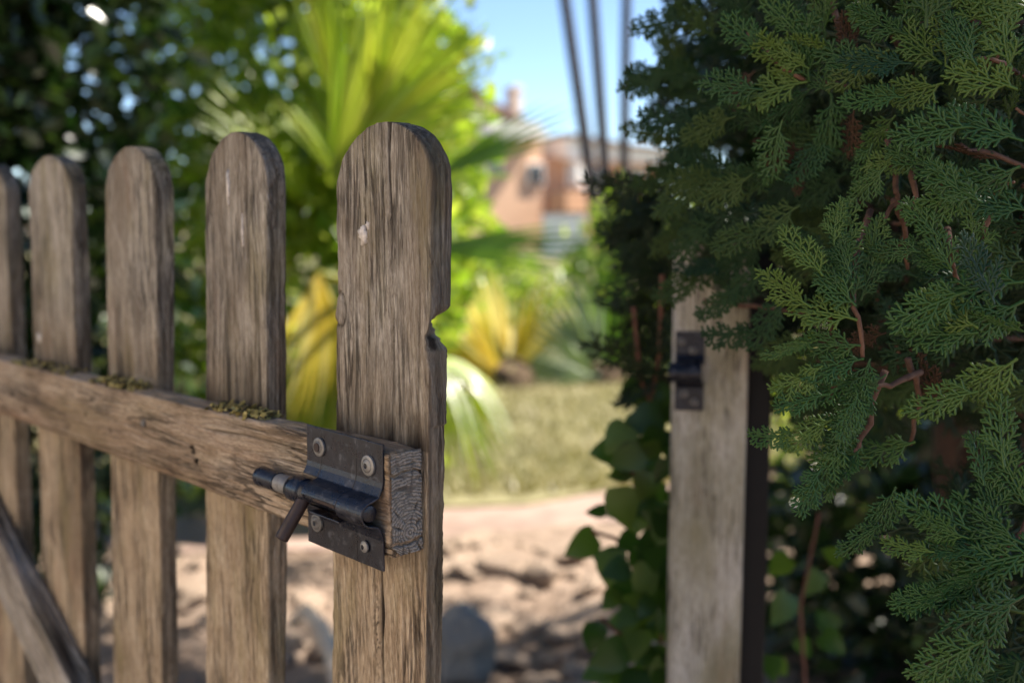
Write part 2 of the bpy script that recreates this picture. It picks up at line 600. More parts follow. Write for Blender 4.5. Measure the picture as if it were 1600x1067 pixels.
RT0, RT1 = gp(0, 562, RAIL_T), gp(605, 707, RAIL_T)     # rail top edge (front)
RB0, RB1 = gp(0, 648, RAIL_T), gp(605, 871, RAIL_T)
def rail_top(a): return RT0[1] + (RT1[1] - RT0[1]) * (a - RT0[0]) / (RT1[0] - RT0[0])
def rail_bot(a): return RB0[1] + (RB1[1] - RB0[1]) * (a - RB0[0]) / (RB1[0] - RB0[0])

# pickets: left/right edge of the front face at two heights, and the top, read off the photograph
PICKETS = [
    dict(L=(525, 519.4), M=(673, 666.7), top=(611, 190), dome=0.036),
    dict(L=(320.5, 321.5), M=(417, 419.0), top=(372, 206), dome=0.037),
    dict(L=(167, 175.5), M=(245, 251.0), top=(206, 229), dome=0.036),
    dict(L=(50.6, 69.0), M=(116, 131.0), top=(82, 243), dome=0.034),
    dict(L=(-46, -26), M=(14.5, 33.0), top=(-14, 255), dome=0.034),
]
edges = []
for q in PICKETS:
    l0, l1 = gp(q['L'][0], 470), gp(q['L'][1], 960)
    m0, m1 = gp(q['M'][0], 470), gp(q['M'][1], 960)
    zt = gp(*q['top'])[1]
    edges.append((l0, l1, m0, m1, zt, q['dome']))
for k in (1, 2):                    # two more towards the hinges
    l0, l1, m0, m1, zt, dm = edges[4]
    s = 0.158 * k
    edges.append(((l0[0] + s, l0[1]), (l1[0] + s, l1[1]), (m0[0] + s, m0[1]), (m1[0] + s, m1[1]), zt - 0.004 * k, dm))
print('picket widths', [(round(e[0][0] - e[2][0], 4), round(e[4], 3)) for e in edges])
print('rail', RT0, RT1, RB0, RB1)

GATE_BOTTOM = 0.10


def line_at(p, q):
    return lambda z: p[0] + (q[0] - p[0]) * (z - p[1]) / (q[1] - p[1])


def make_picket(i):
    l0, l1, m0, m1, zt, dm = edges[i]
    # for the row along z, corners: FL = (left,0) FR = (right,0) BR = (right,-t) BL = (left,-t); 'left' in the photo = larger a
    fl, fm = line_at(l0, l1), line_at(m0, m1)
    fine = i <= 1
    step = 0.0016 if i == 0 else (0.003 if i == 1 else 0.008)
    zb = zt - dm
    zs = list(np.arange(GATE_BOTTOM, zb - 1e-4, 0.012 if not fine else 0.006))
    if fine:                          # finer where the photograph shows it
        zs = list(np.arange(GATE_BOTTOM, 0.62, 0.03)) + list(np.arange(0.62, zb, step))
    nd = 26 if fine else 14
    zs += [zb + dm * math.sin(math.pi / 2 * k / nd) for k in range(nd + 1)]
    zn = gp(690, 527)[1]; zn2 = gp(693, 676)[1]; zc = gp(608, 205)[1]
    zknot = gp(528, 483)[1]
    _py = np.linspace(480, 700, 120)[::-1]; NOTCH_Z = [gp(692, p)[1] for p in _py]; NOTCH_PY = list(_py)
    rows = []
    for z in zs:
        L, R_ = fl(z), fm(z)
        Lb, Rb = L, R_
        if z > zb:
            c = (L + R_) / 2; hw = (L - R_) / 2
            f = max(0.02, (1 - ((z - zb) / dm) ** 2.0)) ** 0.5
            L = c + hw * f; R_ = c - hw * f
            Lb, Rb = L, R_
        t = PIK_T
        if i == 0:
            # notch worn through the far arris of the free edge, and a split-off sliver below
            py_ = np.interp(z, NOTCH_Z, NOTCH_PY)
            f = float(np.interp(py_, [484, 492, 500, 508, 514, 522, 534, 545, 549, 553, 640], [0, .22, .55, .95, .98, .72, .52, .34, .10, .06, .06]))
            f *= 1 + 0.22 * float(vnoise(z * 700, 1, 0, 61)) + 0.12 * float(vnoise(z * 1600, 2, 0, 62))
            Rb = R_ + 0.021 * f
            g_ = float(np.interp(py_, [505, 515, 525, 545, 562, 580], [0, .6, .9, 1.0, .5, 0]))
            R_ = R_ + 0.0032 * g_ * (1 + .4 * float(vnoise(z * 900, 3, 0, 63)))
            if z < zn2:
                Rb = Rb + 0.0022 + 0.004 * max(0, 1 - (zn2 - z) / 0.012) * 0
            L += 0.0006 * vnoise(z * 60, 0, 0, 4)
        rows.append((z, [(L, 0.0), (R_, 0.0), (Rb, -t), (Lb, -t)]))
    sd = 20 + i * 7

    cx = lambda z: (fl(z) + fm(z)) / 2

    def crack(a, z):
        r_ = np.zeros_like(a)
        if i == 0:
            zc0 = gp(608, 470)[1]
            c = gp(609, 250)[0] + 0.0005 * vnoise(0, 0, z * 90, 3) + 0.0006 * vnoise(0, 0, z * 25, 8)
            w_ = 0.0006 * np.clip((z - zc0) / 0.03, 0, 1)
            r_ = np.maximum(r_, np.exp(-((a - c) / (w_ + 1e-5)) ** 2) * (z > zc0))
            zl = gp(597, 890)[1]
            c2 = gp(596, 960)[0] + 0.0006 * vnoise(0, 0, z * 60, 13)
            w2 = 0.0006 + 0.0012 * np.exp(-((z - gp(596, 960)[1]) / 0.012) ** 2)
            r_ = np.maximum(r_, np.exp(-((a - c2) / w2) ** 2) * (z < zl + 0.02))
            for k in range(9):
                ca = lerp(fm(0.9), fl(0.9), 0.1 + 0.085 * k) + 0.003 * vnoise(0, k, z * 9, 17)
                m_ = np.clip(vnoise(0, k * 3.3, z * 16, 19) * 2.2 - 0.6, 0, 1)
                r_ = np.maximum(r_, 0.55 * m_ * np.exp(-((a - ca) / 0.0005) ** 2))
        elif i == 1:
            for k in range(7):
                ca = lerp(fm(0.9), fl(0.9), 0.1 + 0.12 * k) + 0.003 * vnoise(0, k, z * 9, 27)
                m_ = np.clip(vnoise(0, k * 3.3, z * 13, 29) * 2.2 - 0.5, 0, 1)
                r_ = np.maximum(r_, 0.6 * m_ * np.exp(-((a - ca) / 0.0008) ** 2))
        return r_

    def disp(a, b, z, nx, ny):
        warp = 0.004 * vnoise(a * 40, b * 60, z * 7, sd)
        d = 0.00035 * vnoise((a + warp) * 420, b * 420, z * 9, sd + 1)
        d += 0.0005 * vnoise((a + warp) * 130, b * 200, z * 4, sd + 2)
        d += 0.0006 * vnoise(a * 30, b * 60, z * 22, sd + 3)
        front = (ny > 0.5)
        if i <= 1: d = d - 0.0022 * crack(a, z) * front
        if i == 0:   # knot at the left edge
            e_ = np.exp(-(((a - fl(zknot) + 0.004) / 0.006) ** 2 + ((z - zknot) / 0.009) ** 2))
            rr = np.sqrt(((a - fl(zknot) + 0.004) / 0.006) ** 2 + ((z - zknot) / 0.010) ** 2)
            d = d + front * (0.0012 * e_ - 0.0012 * np.exp(-((rr - 1.05) / 0.12) ** 2))
            z2 = gp(530, 430)[1]
            d = d - front * 0.0010 * np.exp(-(((a - fl(z2)) / 0.006) ** 2 + ((z - z2) / 0.018) ** 2)) * (1 + vnoise(a * 300, 0, z * 200, 55))
        # splintery edge fuzz
        d += 0.0005 * vnoise(a * 500, b * 300, z * 160, sd + 5) * (np.abs(nx) > 0.3)
        return d

    def tint(a, b, z, nx, ny):
        front = ny > 0.3
        rt = rail_top(a)
        h = z - rt
        base = np.exp(-np.maximum(h, 0) / (0.013 + 0.013 * (1 + vnoise(a * 240, 0, z * 6, sd + 9)))) * (h > -0.003)
        s = base * front * (0.7 + 0.5 * vnoise(a * 160, 3, z * 20, sd + 8))
        s = np.maximum(s, crack(a, z) * front * 1.3)
        # dark damp end grain of the rounded top
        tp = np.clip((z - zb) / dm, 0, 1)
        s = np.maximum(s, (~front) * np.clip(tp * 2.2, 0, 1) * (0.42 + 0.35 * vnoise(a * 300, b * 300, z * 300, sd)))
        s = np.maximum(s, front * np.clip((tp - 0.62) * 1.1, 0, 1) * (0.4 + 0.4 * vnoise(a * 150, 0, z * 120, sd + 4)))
        # free-edge sides darkened in colour, shade painted in
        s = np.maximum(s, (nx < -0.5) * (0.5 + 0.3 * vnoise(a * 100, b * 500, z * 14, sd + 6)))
        if i == 0:
            zz = gp(596, 985)[1]
            sp = vnoise(a * 900, 0, z * 900, 71) > 0.35
            s = np.maximum(s, front * sp * 0.9 * np.exp(-(((a - gp(592, 985)[0] - 0.002) / 0.0035) ** 2 + ((z - zz) / 0.03) ** 2)))
            zh = gp(684, 540)[1]
            s = np.maximum(s, (nx < -0.3) * 1.3 * np.exp(-(((z - zh) / 0.006) ** 2 + ((b + 0.006) / 0.005) ** 2)))  # notch hollow darkened in colour to read as a deep cavity
            rr = np.sqrt(((a - fl(zknot) + 0.004) / 0.006) ** 2 + ((z - zknot) / 0.010) ** 2)
            s = np.maximum(s, front * 0.9 * np.exp(-((rr - 1.05) / 0.10) ** 2))
        return np.clip(s, 0, 1.4)

    nf = 120 if i == 0 else (70 if i == 1 else 26)
    return loft_board('picket', rows, M_PICKET, gate, nf=nf, ns=14 if fine else 6, nb=8, r=0.0018 if i else 0.0014, disp=disp, tint=tint)


pickets = [make_picket(i) for i in range(len(edges))]


# rails ---------------------------------------------------------------
A_END = RT1[0] - 0.0015
A_HINGE = edges[-1][0][0] + 0.03
def make_rail(zoff, fine):
    a_s = list(np.arange(A_END, 0.75, 0.0025 if fine else 0.03)) + list(np.arange(0.76, A_HINGE, 0.03))
    rows = []
    for a in a_s:
        zt, zb = rail_top(a) + zoff, rail_bot(a) + zoff
        rows.append((a, [(RAIL_T, zb), (RAIL_T, zt), (0.0008, zt), (0.0008, zb)]))

    holes = [gp(x, y, RAIL_T) + (r_,) for x, y, r_ in ((300, 699, .0022), (301, 705, .002), (308, 721, .0019), (133, 646, .0018), (173, 672, .0018), (38, 640, .0022), (19, 615, .002), (221, 660, .0016))]

    def disp(b, z, a, nx, ny):
        d = 0.0004 * vnoise(a * 9, b * 420, z * 420, 81) + 0.0007 * vnoise(a * 4, b * 120, z * 120, 82) + 0.0006 * vnoise(a * 25, b * 40, z * 40, 83)
        front = nx > 0.5
        z0 = (z - rail_bot(a) - zoff) / (rail_top(a) - rail_bot(a))
        for f, a0, a1, am in ((0.80, 0.0, 0.24, 0.0016), (0.66, 0.04, 0.14, 0.0014), (0.12, 0.02, 0.6, 0.0012), (0.9, 0.05, 0.2, .001)):
            fz = f + 0.025 * vnoise(a * 14, f * 9, 0, 84) - 0.12 * (a - 0.1)
            m_ = np.clip((a - a0) / 0.03, 0, 1) * np.clip((a1 - a) / 0.03, 0, 1)
            d = d - front * am * m_ * np.exp(-((z0 - fz) / 0.012) ** 2)
        top = ny > 0.5
        d = d - top * 0.0016 * np.abs(vnoise(a * 20, b * 240, 0, 85))
        # worn lower arris
        d = d - (front & (z0 < 0.09)) * 0.0012
        if fine:
            for ha, hz, hr in holes:
                d = d - front * 0.006 * (((a - ha) ** 2 + (z - hz) ** 2) < (hr * 1.0) ** 2)
        return d

    def tint(b, z, a, nx, ny):
        front = nx > 0.5
        z0 = (z - rail_bot(a) - zoff) / (rail_top(a) - rail_bot(a))
        s = np.zeros_like(a)
        for f, a0, a1 in ((0.80, 0.0, 0.24), (0.66, 0.04, 0.14), (0.12, 0.02, 0.6), (0.9, 0.05, 0.2)):
            fz = f + 0.025 * vnoise(a * 14, f * 9, 0, 84) - 0.12 * (a - 0.1)
            m_ = np.clip((a - a0) / 0.03, 0, 1) * np.clip((a1 - a) / 0.03, 0, 1)
            s = np.maximum(s, front * 0.9 * m_ * np.exp(-((z0 - fz) / 0.010) ** 2))
        if fine:
            for ha, hz, hr in holes:
                s = np.maximum(s, front * 1.3 * (((a - ha) ** 2 + (z - hz) ** 2) < (hr * 1.2) ** 2))
        # lichen damp under the pickets
        for e in edges[1:5]:
            c = (e[0][0] + e[2][0]) / 2
            s = np.maximum(s, 0.55 * np.exp(-((a - c) / 0.04) ** 2) * np.clip((z0 - 0.72) / 0.28, 0, 1) * (0.6 + 0.8 * vnoise(a * 60, b * 60, z * 120, 87)))
        return np.clip(s, 0, 1.4)

    return loft_board('rail', rows, M_RAIL, gate, nf=60 if fine else 10, ns=24 if fine else 6, nb=4, r=0.0022, disp=disp, tint=tint, axis='x')


rail = make_rail(0.0, True)
rail2 = make_rail(-0.56, False)

# grey cracked end grain of the top rail
m, nt, b = new_mat('grey_end_grain')
tc = N(nt, 'ShaderNodeTexCoord').outputs['Object']
f = N(nt, 'ShaderNodeAttribute', attribute_name='tint').outputs['Fac']
n1 = noise(nt, tc, 700, 5, 0.7)
c = mix(nt, f, (0.25, 0.22, 0.185), (0.016, 0.012, 0.009))
c = mix(nt, ramp(nt, n1, [(0.35, (0.6,) * 3), (0.55, (0, 0, 0))]), c, (0.04, 0.035, 0.03))
nt.links.new(c, b.inputs['Base Color']); b.inputs['Roughness'].default_value = 0.9
bump(nt, n1, 0.6, 0.0008, b)
M_ENDG = m
nb_, nz_ = 46, 110
bb, zz = np.meshgrid(np.linspace(0.0012, RAIL_T - 0.0004, nb_), np.linspace(0, 1, nz_))
zlo, zhi = rail_bot(A_END) + 0.0006, rail_top(A_END) - 0.0006
Z = zlo + zz * (zhi - zlo)
cut = np.clip((0.10 - zz) / 0.10, 0, 1)
bb2 = bb - 0.006 * cut * (bb / RAIL_T)
rr = np.sqrt((bb - 0.010) ** 2 + (Z - (zlo + 0.012)) ** 2)
wr = rr + 0.0006 * vnoise(bb * 300, Z * 300, 0, 91)
ringv = np.sin(wr * 2 * np.pi / 0.0019)
ang = np.arctan2(Z - zlo - 0.012, bb - 0.010)
rad = np.clip(vnoise(ang * 11, rr * 130, 0, 92) * 2 - 0.75, 0, 1)
hair = np.clip(vnoise(Z * 900, bb * 130, 0, 95) * 1.9 - 0.55, 0, 1) * np.clip((zz - .3) * 3, 0, 1)
c1 = np.exp(-((zz - 0.78 - 0.03 * vnoise(bb * 150, 0, 0, 93)) / 0.010) ** 2)
c2 = np.exp(-((zz - 0.12 - 0.18 * (bb / RAIL_T - 0.5) * -0.35 - 0.02 * vnoise(bb * 200, 1, 0, 94)) / 0.013) ** 2)
dep = 0.00035 * ringv - 0.0013 * rad - 0.0006 * hair - 0.004 * np.maximum(c1, c2) + 0.0005 * vnoise(bb * 400, Z * 400, 0, 96)
V = np.stack([np.full_like(bb, A_END) - 0.0014 - dep, bb2, Z], 2).reshape(-1, 3)
ii = np.arange(nb_ * nz_).reshape(nz_, nb_)
F = np.stack([ii[:-1, :-1].ravel(), ii[1:, :-1].ravel(), ii[1:, 1:].ravel(), ii[:-1, 1:].ravel()], 1)
tn = np.clip(np.maximum.reduce([c1, c2, rad * 0.9, hair * 0.8, 0.6 * (ringv < -0.25)]), 0, 1)
link('end_grain', np_mesh('end_grain', V, F, tn.ravel()), M_ENDG, rail)

# diagonal brace ------------------------------------------------------
bt0, bt1 = gp(9, 866, RAIL_T), gp(110, 1067, RAIL_T)
bb0, bb1 = gp(0, 942, RAIL_T), gp(70, 1067, RAIL_T)
d_ = Vector((bt1[0] - bt0[0], bt1[1] - bt0[1])).normalized()
nrm2 = Vector((-d_.y, d_.x))
wid = abs((Vector(bb0) - Vector(bt0)).dot(nrm2))
print('brace width', wid, 'dir', d_)
rows = []
top_end = (rail_bot(0.8) - bt0[1]) / d_.y
bot_end = (rail_top(0) - 0.56 - bt0[1]) / d_.y
sgn = 1 if nrm2.y < 0 else -1
M_BRACE = wood_mat('weathered_brace_wood', (0, math.pi / 2, 0), [(0.22, 0.19, 0.165), (0.44, 0.40, 0.36), (0.6, 0.56, 0.51)],
                   [(0.22, 0.18, 0.14), (0.44, 0.38, 0.31), (0.6, 0.53, 0.45)], green=0.2)
brace_root = bpy.data.objects.new('brace', None)
ss = np.linspace(min(top_end, bot_end), max(top_end, bot_end), 220)
rows = [(s, [(RAIL_T, -wid), (RAIL_T, 0.0), (0.0008, 0.0), (0.0008, -wid)]) for s in ss]
br = loft_board('brace', rows, M_BRACE, gate, nf=24, ns=20, nb=4, r=0.0025, axis='x',
                disp=lambda b, z, a, nx, ny: 0.0006 * vnoise(a * 8, b * 300, z * 300, 101) + 0.001 * vnoise(a * 5, b * 90, z * 90, 102) - (ny > 0.5) * 0.002 * np.abs(vnoise(a * 15, b * 160, 1, 103)),
                tint=lambda b, z, a, nx, ny: np.clip((ny > 0.3) * (0.62 + 0.5 * vnoise(a * 14, b * 260, z * 90, 104)), 0, 1.2))
ex = Vector((d_.x, 0, d_.y)); ez = Vector((-d_.y, 0, d_.x))
if ez.z < 0: ez = -ez
ey = ez.cross(ex)
br.matrix_basis = Matrix(((ex.x, ey.x, ez.x, bt0[0]), (ex.y, ey.y, ez.y, 0), (ex.z, ey.z, ez.z, bt0[1]), (0, 0, 0, 1)))
if ey.y < 0:
    br.matrix_basis = Matrix(((-ex.x, -ey.x, ez.x, bt0[0]), (-ex.y, -ey.y, ez.y, 0), (-ex.z, -ey.z, ez.z, bt0[1]), (0, 0, 0, 1)))
bpy.data.objects.remove(brace_root)

# sliding bolt ---------------------------------------------------------
BP = RAIL_T + 0.0015
cTL, cTR, cBR, cBL = gp(482.5, 663, BP), gp(605.5, 697, BP), gp(596, 892, BP), gp(478, 844, BP)
a_l = (cTL[0] + cBL[0]) / 2; a_r = (cTR[0] + cBR[0]) / 2
zc_bolt = gp(530, 777, BP)[1]
zbolt_r = gp(571, 797, BP + 0.006)[1]; zbolt_l = gp(470, 765, BP + 0.006)[1]
print('latch', cTL, cTR, cBR, cBL, zbolt_r, zbolt_l)
PW = a_l - a_r
# local latch frame: x from the free end (0) to PW, y out of the gate, z up; slight tilt with the rail
slope = ((cTL[1] - cTR[1]) / (cTL[0] - cTR[0]) + (cBL[1] - cBR[1]) / (cBL[0] - cBR[0])) / 2
zc0 = (cTR[1] + cBR[1]) / 2
HT = (cTR[1] - cBR[1] + cTL[1] - cBL[1]) / 4
latch_m = Matrix.Translation((a_r, RAIL_T, zc0)) @ Matrix.Rotation(-math.atan(slope), 4, 'Y')
zb = zbolt_r - zc0 - 0.001
R_O = 0.0078
ST = 0.0016


def omega(r, n=14, y0=0.0, full=True):
    """sheet section: flat, bulge round the bolt, flat again"""
    prof = [(ST, HT)]
    prof += [(ST, zb + r + 0.009), (ST + 0.0006, zb + r + 0.006), (ST + 0.003, zb + r + 0.0015)]
    cy = ST + r * 0.9
    for k in range(n + 1):
        an = math.radians(75 - 150 * k / n)
        prof.append((cy + r * math.cos(an) * 1.02, zb + r * math.sin(an) * 1.0))
    if full:
        prof += [(ST + 0.003, zb - r - 0.0015), (ST + 0.0006, zb - r - 0.006), (ST, zb - r - 0.009), (ST, -HT)]
    return prof

mb = MB()
# continuous plate behind, split above and below the sleeve
full = omega(R_O)
mb.sheet(full, 0.0015, PW * 0.34, ST)
upper = [p for p in full[: 4 + 7]]
mb.sheet(upper, PW * 0.34, PW * 0.80, ST)
upflat = full[:4]
mb.sheet(upflat, PW * 0.80, PW, ST)
lowflat = full[-4:]
mb.sheet(lowflat, PW * 0.34, PW, ST)
plate = mb.build('latch_plate', M_IRON, gate, bevel=0.0005)
plate.matrix_basis = latch_m

CY = ST + R_O * 0.9
def part(mbx, name, mat, smooth=True):
    o = mbx.build(name, mat, plate, smooth=smooth)
    return o

def lathe(prof, n=28):
    """prof: list of (x, r) along the bolt axis"""
    V = []; F = []
    for x, r in prof:
        for k in range(n):
            V.append((x, CY + r * math.cos(2*math.pi*k/n), zb + r * math.sin(2*math.pi*k/n)))
    for i in range(len(prof) - 1):
        for k in range(n):
            F.append((i*n+k, (i+1)*n+k, (i+1)*n+(k+1) % n, i*n+(k+1) % n))
    F.append(tuple(range(n))); F.append(tuple((len(prof)-1)*n + k for k in range(n-1, -1, -1)))
    mbx = MB(); mbx.add(V, F); return mbx

rb = R_O - 0.0026
xk = PW * 1.0
bolt = lathe([(0.0035, 0.0), (0.0035, rb * 0.75), (0.004, rb * 0.92), (0.0055, rb), (PW * 0.95, rb)]).build('bolt', M_IRON, plate, smooth=True)
bolt.data.shade_auto_smooth() if hasattr(bolt.data, 'shade_auto_smooth') else None
collar = lathe([(PW * 0.80, rb), (PW * 0.805, R_O * 0.80), (PW * 0.83, R_O * 0.92), (PW * 0.85, R_O * 0.95), (PW * 0.86, R_O * 0.86), (PW * 0.875, R_O * 0.86), (PW * 0.885, R_O), (PW * 1.0, R_O * 1.02), (PW * 1.05, R_O * 0.98), (PW * 1.065, R_O * 0.85), (PW * 1.065, rb)]).build('collar', M_IRON, plate, smooth=True)
neck = lathe([(PW * 1.06, rb * .9), (PW * 1.062, rb * 1.12), (PW * 1.26, rb * 1.10), (PW * 1.262, rb * .9)]).build('neck', M_ZINC, plate, smooth=True)
knob = lathe([(PW * 1.255, rb * 1.0), (PW * 1.26, rb * 1.2), (PW * 1.36, rb * 1.14), (PW * 1.46, rb * 1.2), (PW * 1.53, rb * 1.24), (PW * 1.55, rb * 1.14), (PW * 1.555, rb * 0.9), (PW * 1.555, 0.0)]).build('knob', M_IRON, plate, smooth=True)
for o in (bolt, collar, neck, knob):
    md = o.modifiers.new('e', 'EDGE_SPLIT'); md.split_angle = math.radians(38)
# handle: a round stub leaving the bolt downwards and outwards
hx = PW * 0.84
mbh = MB()
h0 = Vector((hx, CY + 0.001, zb)); hd = Vector((0.16, 0.50, -0.85)).normalized()
mbh.tube([h0, h0 + hd * 0.004, h0 + hd * 0.030, h0 + hd * 0.0306], [0.0034, 0.0041, 0.0042, 0.0037], 18)
hd_o = mbh.build('handle', M_RUST, plate, smooth=True)
md = hd_o.modifiers.new('e', 'EDGE_SPLIT'); md.split_angle = math.radians(38)
# lower lip of the handle slot
mbl = MB()
mbl.box((PW * 0.34, ST + 0.004, zb - R_O - 0.0015), (PW * 0.74, ST + R_O * 1.6, zb - R_O - 0.0003))
mbl.build('slot_lip', M_IRON, plate, bevel=0.0004)
# rivet heads/studs on the slot
mbs = MB(); mbs.box((PW * 0.40, CY + rb * 0.86, zb - 0.0016), (PW * 0.68, CY + rb * 1.06, zb + 0.0014)); mbs.build('slot_key', M_RUST, plate, bevel=0.0004)


def screw(parent, x, y, z, rw, rs, name='screw', washer=True, hollow=False, axis_m=None):
    mbw = MB()
    n = 24
    def ringp(r, yy): return [(x + r * math.cos(2*math.pi*k/n), yy, z + r * math.sin(2*math.pi*k/n)) for k in range(n)]
    prof = []
    if washer:
        prof += [(rw, y), (rw, y + 0.0011), (rw * 0.93, y + 0.0014), (rs * 1.08, y + 0.0015), (rs * 1.05, y + 0.0006)]
    y1 = y + 0.0006
    prof2 = [(rs, y1), (rs, y1 + 0.0009), (rs * 0.7, y1 + 0.0018), (rs * 0.42, y1 + 0.0020), (rs * 0.36, y1 + (-0.002 if not hollow else -0.004))]
    V = []; F = []
    for pr in ([prof] if prof else []) + [prof2]:
        o_ = len(V)
        for r, yy in pr: V += ringp(r, yy)
        for i in range(len(pr) - 1):
            for k in range(n):
                F.append((o_ + i*n+k, o_ + i*n+(k+1) % n, o_ + (i+1)*n+(k+1) % n, o_ + (i+1)*n+k))
        F.append(tuple(o_ + (len(pr)-1)*n + k for k in range(n)))
    mbw.add(V, F)
    so = mbw.build(name, M_ZINC, parent, smooth=True)
    md = so.modifiers.new('e', 'EDGE_SPLIT'); md.split_angle = math.radians(35)
    if hollow:
        mh = MB(); mh.tube([(x, y1 + 0.0012, z), (x, y1 + 0.0022, z)], rs * 0.8, 20); mh.build('dark_socket', M_RUST, so)  # dark disc set over the hollow centre
    return so

def lp(px, py):
    a, z = gp(px, py, BP)
    v = latch_m.inverted() @ Vector((a, RAIL_T, z))
    return v.x, v.z
for (px, py, rw, rs, wsh, hol) in ((500, 698, .0057, .0034, True, True), (576.6, 727, .0059, .0038, True, False), (496.5, 816, .0055, .0038, True, False), (572, 853, .0034, .0034, False, False)):
    x, z = lp(px, py)
    screw(plate, x, ST, z, rw, rs, washer=wsh, hollow=hol)

# nail heads on the rail
x, z = gp(226, 661, RAIL_T)
mbn = MB(); mbn.tube([(x, RAIL_T - 0.002, z), (x, RAIL_T + 0.0018, z)], 0.0026, 14); mbn.build('nail', M_ZINC, gate)

# lichen and moss tufts on the rail beneath pickets
M_LICH = leaf_mat('yellow_grey_lichen', (0.04, 0.032, 0.022), (0.28, 0.22, 0.07), (0.46, 0.38, 0.16), 0.1, rough=0.9, spec=0.1)
def lichen(a0, a1, b0, b1, n, dark, hmax):
    V = []; F = []; T = []
    for _ in range(n):
        a = random.uniform(a0, a1); b_ = random.uniform(b0, b1)
        z = rail_top(a) - 0.0008
        r = random.uniform(0.0009, 0.0028)
        base = len(V)
        t = random.uniform(0, 0.25) if random.random() < dark else random.uniform(0.4, 1)
        c = Vector((a, b_, z + random.uniform(0, hmax)))
        k = 6
        ax = Vector((random.gauss(0, .6), random.gauss(0, .6) + .4, 1)).normalized()
        p = ax.orthogonal().normalized(); q = ax.cross(p)
        V.append(c + ax * r * 0.5); T.append(t)
        for j in range(k):
            an = 2 * math.pi * j / k
            rr_ = r * random.uniform(0.6, 1.4)
            V.append(c + (p * math.cos(an) + q * math.sin(an)) * rr_ + ax * random.uniform(-.3, .5) * r); T.append(t * random.uniform(.7, 1))
        for j in range(k): F.append((base, base + 1 + j, base + 1 + (j + 1) % k))
    return np_mesh('lichen', [tuple(v) for v in V], F, T)
for (p0, p1, bL, n_, dk, hm) in (((318, 630), (398, 650), 1.0, 200, .4, .004), ((138, 590), (205, 603), 1.0, 190, .5, .004), ((15, 556), (100, 570), 1.0, 130, .6, .003)):
    a1 = gp(p0[0], p0[1], RAIL_T)[0]; a0 = gp(p1[0], p1[1], RAIL_T)[0]
    o = link('lichen', lichen(a0, a1, 0.001, RAIL_T * bL, n_, dk, hm), M_LICH, gate)
    o['kind'] = 'stuff'

# pale crusts of lichen and droppings on the picket faces
M_CRUST = plain_mat('pale_grey_crust', (0.50, 0.46, 0.42), 0.9, 0.1, var=.35, vscale=260, bmp=.5, bdist=.001)
def crust(px, py, w_, h_, seed, parent):
    g = random.Random(seed); a, z = gp(px, py, 0)
    n_ = 22; pts = []
    for k in range(n_):
        an = 2 * math.pi * k / n_; q = g.uniform(.55, 1.1)
        pts.append((a + w_ * .5 * q * math.cos(an), 0.0009, z + h_ * .5 * q * math.sin(an)))
    mbq = MB(); mbq.add([(a, 0.0016, z)] + pts + [(p[0], -0.0015, p[2]) for p in pts],
        [(0, 1 + (k + 1) % n_, 1 + k) for k in range(n_)] + [(1 + k, 1 + (k + 1) % n_, 1 + n_ + (k + 1) % n_, 1 + n_ + k) for k in range(n_)])
    mbq.build('lichen_crust', M_CRUST, parent, smooth=True)
crust(568, 367, .0095, .0125, 1, pickets[0]); crust(576, 352, .004, .005, 2, pickets[0])
crust(357, 292, .0035, .026, 3, pickets[1]); crust(380, 360, .0025, .022, 4, pickets[1]); crust(62, 528, .010, .011, 5, pickets[3])

# hinge post (beyond the left edge) and straps so that the gate hangs from something
hp = empty('hinge_post', gate.matrix_world @ Vector((0, 0, 0)))
bpy.context.view_layer.update()
gm_ = gate.matrix_world
hl = G_O + G_U * (A_HINGE + 0.05)
hp.location = (hl.x, hl.y, 0); hp.rotation_euler = (0, 0, math.pi / 2 + TH)
tag(hp, 'square weathered wooden post that carries the gate hinges', 'post')
rows = [(z, [(0.035, 0.03), (-0.035, 0.03), (-0.035, -0.04), (0.035, -0.04)]) for z in np.linspace(-0.1, 1.12, 60)]
loft_board('post', rows, M_POST, hp, nf=8, ns=8, nb=6, r=0.004)
for zo in (0.0, -0.56):
    mbk = MB(); mbk.box((A_HINGE - 0.10, RAIL_T + .0005, rail_top(A_HINGE) + zo - 0.038), (A_HINGE + 0.02, RAIL_T + 0.004, rail_top(A_HINGE) + zo - 0.012)); mbk.build('hinge_strap', M_IRON, gate, bevel=.001)

# ------------------------------------------------------------------ receiving post with catch
PY = 0.95
pL, pR = at(1049, 700, PY), at(1165, 700, PY)
pw = pR.x - pL.x
post = empty('gate_post', ((pL.x + pR.x) / 2, PY, 0), math.radians(-9))
tag(post, 'pale grey square wooden gate post with black iron catch, half under conifer', 'post')
rows = [(z, [(pw / 2, 0), (-pw / 2, 0), (-pw / 2, 0.07), (pw / 2, 0.07)]) for z in np.linspace(-0.1, 0.99, 200)]
loft_board('post', rows, M_POST, post, nf=30, ns=10, nb=6, r=0.004,
           disp=lambda a, b, z, nx, ny: 0.0006 * vnoise(a * 300, b * 300, z * 6, 111) + 0.0008 * vnoise(a * 60, b * 60, z * 3, 112),
           tint=lambda a, b, z, nx, ny: np.clip(0.25 * (vnoise(a * 200, b * 200, z * 5, 113) - .1), 0, 1))
M_DARK = plain_mat('plain_black', (0.006, 0.006, 0.007), 0.6, 0.25)
mb = MB(); mb.box((-0.0125, 0, -0.1), (0.0125, 0.025, 0.97))
sp = mb.build('dark_upright', M_DARK, bevel=0.002)  # plain black upright filling the dark band beside the post
sp.location = (pR.x + 0.0155, PY + 0.020, 0); sp.rotation_euler = (0, 0, math.radians(-9))
tag(sp, 'thin black square upright right beside the pale gate post', 'post')
